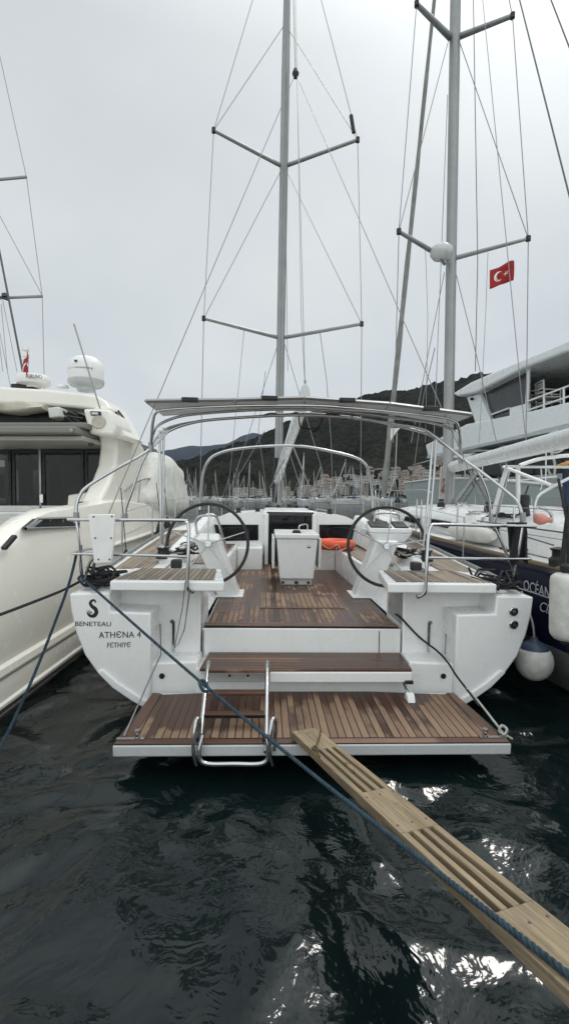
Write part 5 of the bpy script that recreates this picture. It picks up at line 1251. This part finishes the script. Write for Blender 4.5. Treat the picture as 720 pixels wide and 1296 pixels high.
for px, lab in ((680.5, 'dark table under the chair stack by the roof post'), (703, 'dark table under the chair stack near the right edge')):
    y_ = K(px, 500, 1.0).y; b = MB(); b.box(.35, 1.15, y_-.45, y_+.45, zf+.26, zf+.30)
    for dx in (.42, 1.08):
        for dy in (-.4, .4): b.box(dx-.02, dx+.02, y_+dy-.02, y_+dy+.02, zf, zf+.26)
    o = b.build('low_table', 'wood', None); o.location = BY.loc; o.rotation_euler = BY.rot; tag(o, lab, 'table')

# ================================================================== SAILING BOAT BEYOND THE MOTOR YACHT
LS = Frame((-11.2, 18, 0), R(2))
ls = empty('white_sailing_boat', LS, 'white sailing boat behind the motor yacht, only spreaders and rigging showing at the left edge', 'sailing boat')
b = MB(); hs_ = [(-6, 1.5, 1.2), (-3, 1.85, 1.2), (0, 1.95, 1.25), (3, 1.6, 1.35), (5, .9, 1.45), (6.3, .03, 1.55)]
b.loft([[(-hw, y, z), (-hw*.95, y, .3), (0, y, -.4), (hw*.95, y, .3), (hw, y, z)] for y, hw, z in hs_]); b.loft([[(-hw+.01, y, z), (0, y, z+.05), (hw-.01, y, z)] for y, hw, z in hs_]); b.prism([(-1.5, 1.2), (1.5, 1.2), (1.4, .2), (-1.4, .2)], 1, -6.02, -5.98); b.build('hull', 'gel', ls, smooth=40)
b = MB(); b.box(-1.0, 1.0, -1.5, 3, 1.2, 1.75); b.build('coachroof', 'gel', ls, bevel=.15, seg=3)
def G(px, py, y=0.0): return LS.at(px, py, y)
m0, m1 = G(-16, 600), G(-24, -40)
b = MB(); b.tube([Vector((m0.x, 0, 1.7)), m1], .10, 10); m_ = b.build('mast', 'alu', ls, smooth=60)
for root, tip in (((-20, 229), (34, 224)), ((-18, 378), (54, 375)), ((-20, 229), (-74, 224)), ((-18, 378), (-90, 375))):
    b = MB(); b.tube([G(*root), G(*tip, -.5)], .05, 6); b.build('spreader', 'mastgrey', m_, smooth=60)
def wire3(n_, pts, r=.012, m='wire'): return wire(n_, pts, r, m, ls)
wire3('shroud', [m1, G(34, 224, -.5), G(54, 375, -.5), G(60, 630, -.3)]); wire3('shroud', [G(-20, 235), G(54, 374, -.5)])
wire3('stay', [G(-24, 200, -1), G(0, 318, -2), G(28, 462, -3), G(60, 640, -4)], .035, 'darkwire')
for a, c in (((4, 380), (22, 470)), ((2, 385), (10, 470)), ((0, 420), (14, 490)), ((-6, 380), (4, 470))): wire3('halyard', [G(*a, -.3), G(*c, -.6)], .010)
b = MB(); b.tube([G(1, 376, -.4), G(10, 379, -.5)], .05, 6); b.build('spreader_light', 'darkwire', m_)
b = MB(); b.lathe([(.11, 0), (.12, .1), (.05, .15), (0, .16)], G(7, 376, -.45), n=12); b.build('deck_light', 'darkwire', m_)

# ================================================================== MARINA ACROSS THE WATER
rr = random.Random(21)
M['farhull'] = plain('dull_white_hull', (.46, .47, .47), .5, var=.25, scale=.3)
def far_boat(Lh, mast, furled):
    b = MB(); st_ = [(-.5, .13, 1.15), (-.25, .16, 1.1), (.1, .165, 1.15), (.33, .11, 1.3), (.5, .004, 1.5)]
    b.loft([[(-hw*Lh, y*Lh, z), (-hw*Lh*.92, y*Lh, .1), (0, y*Lh, -.4), (hw*Lh*.92, y*Lh, .1), (hw*Lh, y*Lh, z)] for y, hw, z in st_])
    b.loft([[(-hw*Lh, y*Lh, z), (hw*Lh, y*Lh, z)] for y, hw, z in st_]); b.prism([(-.13*Lh, 1.15), (.13*Lh, 1.15), (.11*Lh, 0), (-.11*Lh, 0)], 1, -.5*Lh-.02, -.5*Lh+.02)
    return b
protos = []
for k, (Lh, mast) in enumerate(((10, 13.5), (12, 16.5), (14, 19))):
    root = bpy.data.objects.new('moored_sailboat', None); COL.objects.link(root)
    far_boat(Lh, mast, 1).build('hull', 'farhull', root, smooth=40)
    b = MB(); b.box(-.08*Lh, .08*Lh, -.15*Lh, .22*Lh, 1.1, 1.75); b.build('cabin', 'farhull', root, bevel=.15)
    b = MB(); b.tube([(0, .08*Lh, 1.1), (0, .07*Lh, mast)], [.13, .09], 6); b.build('mast', 'alu', root)
    b = MB(); b.tube([(0, .07*Lh, 2.7), (0, -.32*Lh, 2.9)], .22, 6); b.build('boom', ['fblue', 'canvas', 'gelgrey'][k], root)
    b = MB(); b.tube([(0, .49*Lh, 1.5), (0, .08*Lh, mast*.93)], .09, 5); b.build('furled_sail', ['gelgrey', 'canvas', 'gelgrey'][k], root)
    b = MB(); b.box(-.11*Lh, .11*Lh, -.24*Lh, -.13*Lh, 1.75, 2.5); b.build('spray_hood', ['fblue', 'canvas', 'navy'][k], root, bevel=.3)
    protos.append(root)
def copy_tree(o, parent=None):
    c = o.copy(); COL.objects.link(c)
    if parent: c.parent = parent
    for ch in list(o.children): copy_tree(ch, c)
    return c
used = [0, 0, 0]
LABS = ['small distant sailboat with blue sail cover moored across the harbour', 'mid-sized distant sailboat with beige sail cover moored across the harbour', 'tall distant sailboat with grey sail cover moored across the harbour']
GRP = ['small sailboats across the harbour', 'mid-sized sailboats across the harbour', 'tall sailboats across the harbour']
spots = []
for i in range(66):
    px = rr.choice([rr.uniform(226, 350), rr.uniform(366, 480), rr.uniform(240, 560)]); d = rr.choice([rr.uniform(250, 390), rr.uniform(290, 395), rr.uniform(200, 300)])
    spots.append((px, d))
spots += [(317, 215), (331, 235), (272, 250), (408, 205), (412, 240), (299, 230), (489, 220), (541, 260), (385, 120), (440, 140)]
for px, d in spots:
    k = rr.choice([0, 0, 1, 1, 2]) if d > 200 else 0
    o = protos[k] if used[k] == 0 else copy_tree(protos[k]); used[k] += 1
    o.location = ((px-360)/600*d, d, 0); o.rotation_euler = (0, 0, rr.choice([R(180), R(0), R(90), R(200), R(75)])+rr.uniform(-.3, .3))
    tag(o, LABS[k], 'sailboat', GRP[k])
# motor launches on the far quay
def launch():
    b = MB(); b.loft([[(-1.5*k, y, z), (-1.3*k, y, .0), (1.3*k, y, .0), (1.5*k, y, z)] for y, k, z in ((-5, .95, 1.2), (0, 1, 1.3), (3, .8, 1.6), (5, .02, 1.9))]); b.loft([[(-1.5*k, y, z), (1.5*k, y, z)] for y, k, z in ((-5, .95, 1.2), (0, 1, 1.3), (3, .8, 1.6), (5, .02, 1.9))])
    b.hexa([(-1.2, -3, 1.2), (1.2, -3, 1.2), (1.2, 2.4, 1.2), (-1.2, 2.4, 1.2)], [(-1.1, -3, 2.6), (1.1, -3, 2.6), (.9, 1, 2.6), (-.9, 1, 2.6)]); return b
l0_ = None
for i in range(14):
    px = rr.uniform(235, 560); d = rr.uniform(330, 400)
    if l0_ is None:
        l0_ = bpy.data.objects.new('motor_launch', None); COL.objects.link(l0_); launch().build('hull', 'white', l0_, smooth=30); b = MB(); b.box(-1.21, 1.21, -2.5, 1.6, 1.75, 2.3); b.build('window_band', 'glass', l0_); o = l0_
    else: o = copy_tree(l0_)
    o.location = ((px-360)/600*d, d, 0); o.rotation_euler = (0, 0, rr.uniform(0, 6.28)); tag(o, 'small white motor launch moored along the far town quay', 'launch', 'motor launches along the town quay')

# ================================================================== TOWN ON THE SLOPE
def house(w_, d_, h_, kind, wall):
    root = bpy.data.objects.new('hillside_house', None); COL.objects.link(root)
    b = MB(); b.box(-w_/2, w_/2, -d_/2, d_/2, -4, h_); b.build('wall', wall, root)
    b = MB()
    for fl in range(max(1, int(h_/3))):
        for x in np.arange(-w_/2+.8, w_/2-1.2, 2.1): b.box(x, x+1.1, -d_/2-.05, -d_/2+.05, fl*3+.9, fl*3+2.4)
    b.build('windows', 'screen', root)['kind'] = 'stuff'
    b = MB()
    if kind: b.hexa([(-w_/2-.4, -d_/2-.4, h_+.003), (w_/2+.4, -d_/2-.4, h_+.003), (w_/2+.4, d_/2+.4, h_+.003), (-w_/2-.4, d_/2+.4, h_+.003)], [(-w_/4, -.2, h_+1.8), (w_/4, -.2, h_+1.8), (w_/4, .2, h_+1.8), (-w_/4, .2, h_+1.8)])
    else: b.box(-w_/2-.25, w_/2+.25, -d_/2-.25, d_/2+.25, h_+.003, h_+.35)
    b.build('roof', 'terra' if kind else 'concrete', root); return root
M['terra'] = plain('terracotta_roof', (.17, .115, .09), .9, var=.3, scale=.6)
M['concrete'] = plain('concrete_roof', (.22, .215, .20), .9, var=.3, scale=.3)
M['wallw'] = plain('white_render', (.40, .39, .37), .9, var=.25, scale=.3)
M['wallc'] = plain('cream_render', (.27, .24, .20), .9, var=.25, scale=.3)
hp_ = [house(7, 7, 6, 1, 'wallw'), house(9, 8, 6, 0, 'wallw'), house(8, 7, 9, 1, 'wallc'), house(6, 6, 3.2, 1, 'wallc')]
HL = ['two-storey white house with terracotta roof in the distant hillside town', 'two-storey white flat-roofed house in the distant hillside town', 'three-storey cream house with terracotta roof in the distant hillside town', 'single-storey cream cottage with terracotta roof in the distant hillside town']
HG = ['white terracotta-roofed houses in the town', 'white flat-roofed houses in the town', 'tall cream houses in the town', 'cream cottages in the town']
uh = [0]*4
def hill_elev(px, d): return 630-(hill_z(px, d)-CAMZ)/d*600
TOWN = [(345, 0), (385, 6), (410, 14), (430, 20), (470, 31), (500, 36), (520, 34), (545, 42), (580, 44), (640, 30), (700, 0)]
for i in range(190):
    px = rr.uniform(378, 640) if i < 178 else rr.uniform(300, 378)
    top = np.interp(px, [a for a, _ in TOWN], [a for _, a in TOWN]) if px > 350 else 3
    e = rr.uniform(0, 1)**.75*top; d = D0+2
    while d < D1*.8 and (hill_z(px, d)-CAMZ)/d*600 < e: d += 3
    k = rr.choice([0, 1, 1, 1, 2, 3])
    o = hp_[k] if uh[k] == 0 else copy_tree(hp_[k]); uh[k] += 1
    x_ = (px-360)/600*d
    o.location = (x_, d, hill_z(px, d)+(1.5 if d > D0+20 else .5)); s_ = rr.uniform(.55, 1.0); o.scale = (s_, s_, s_); o.rotation_euler = (0, 0, rr.uniform(-.6, .6))
    tag(o, HL[k], 'house', HG[k])
#TAIL
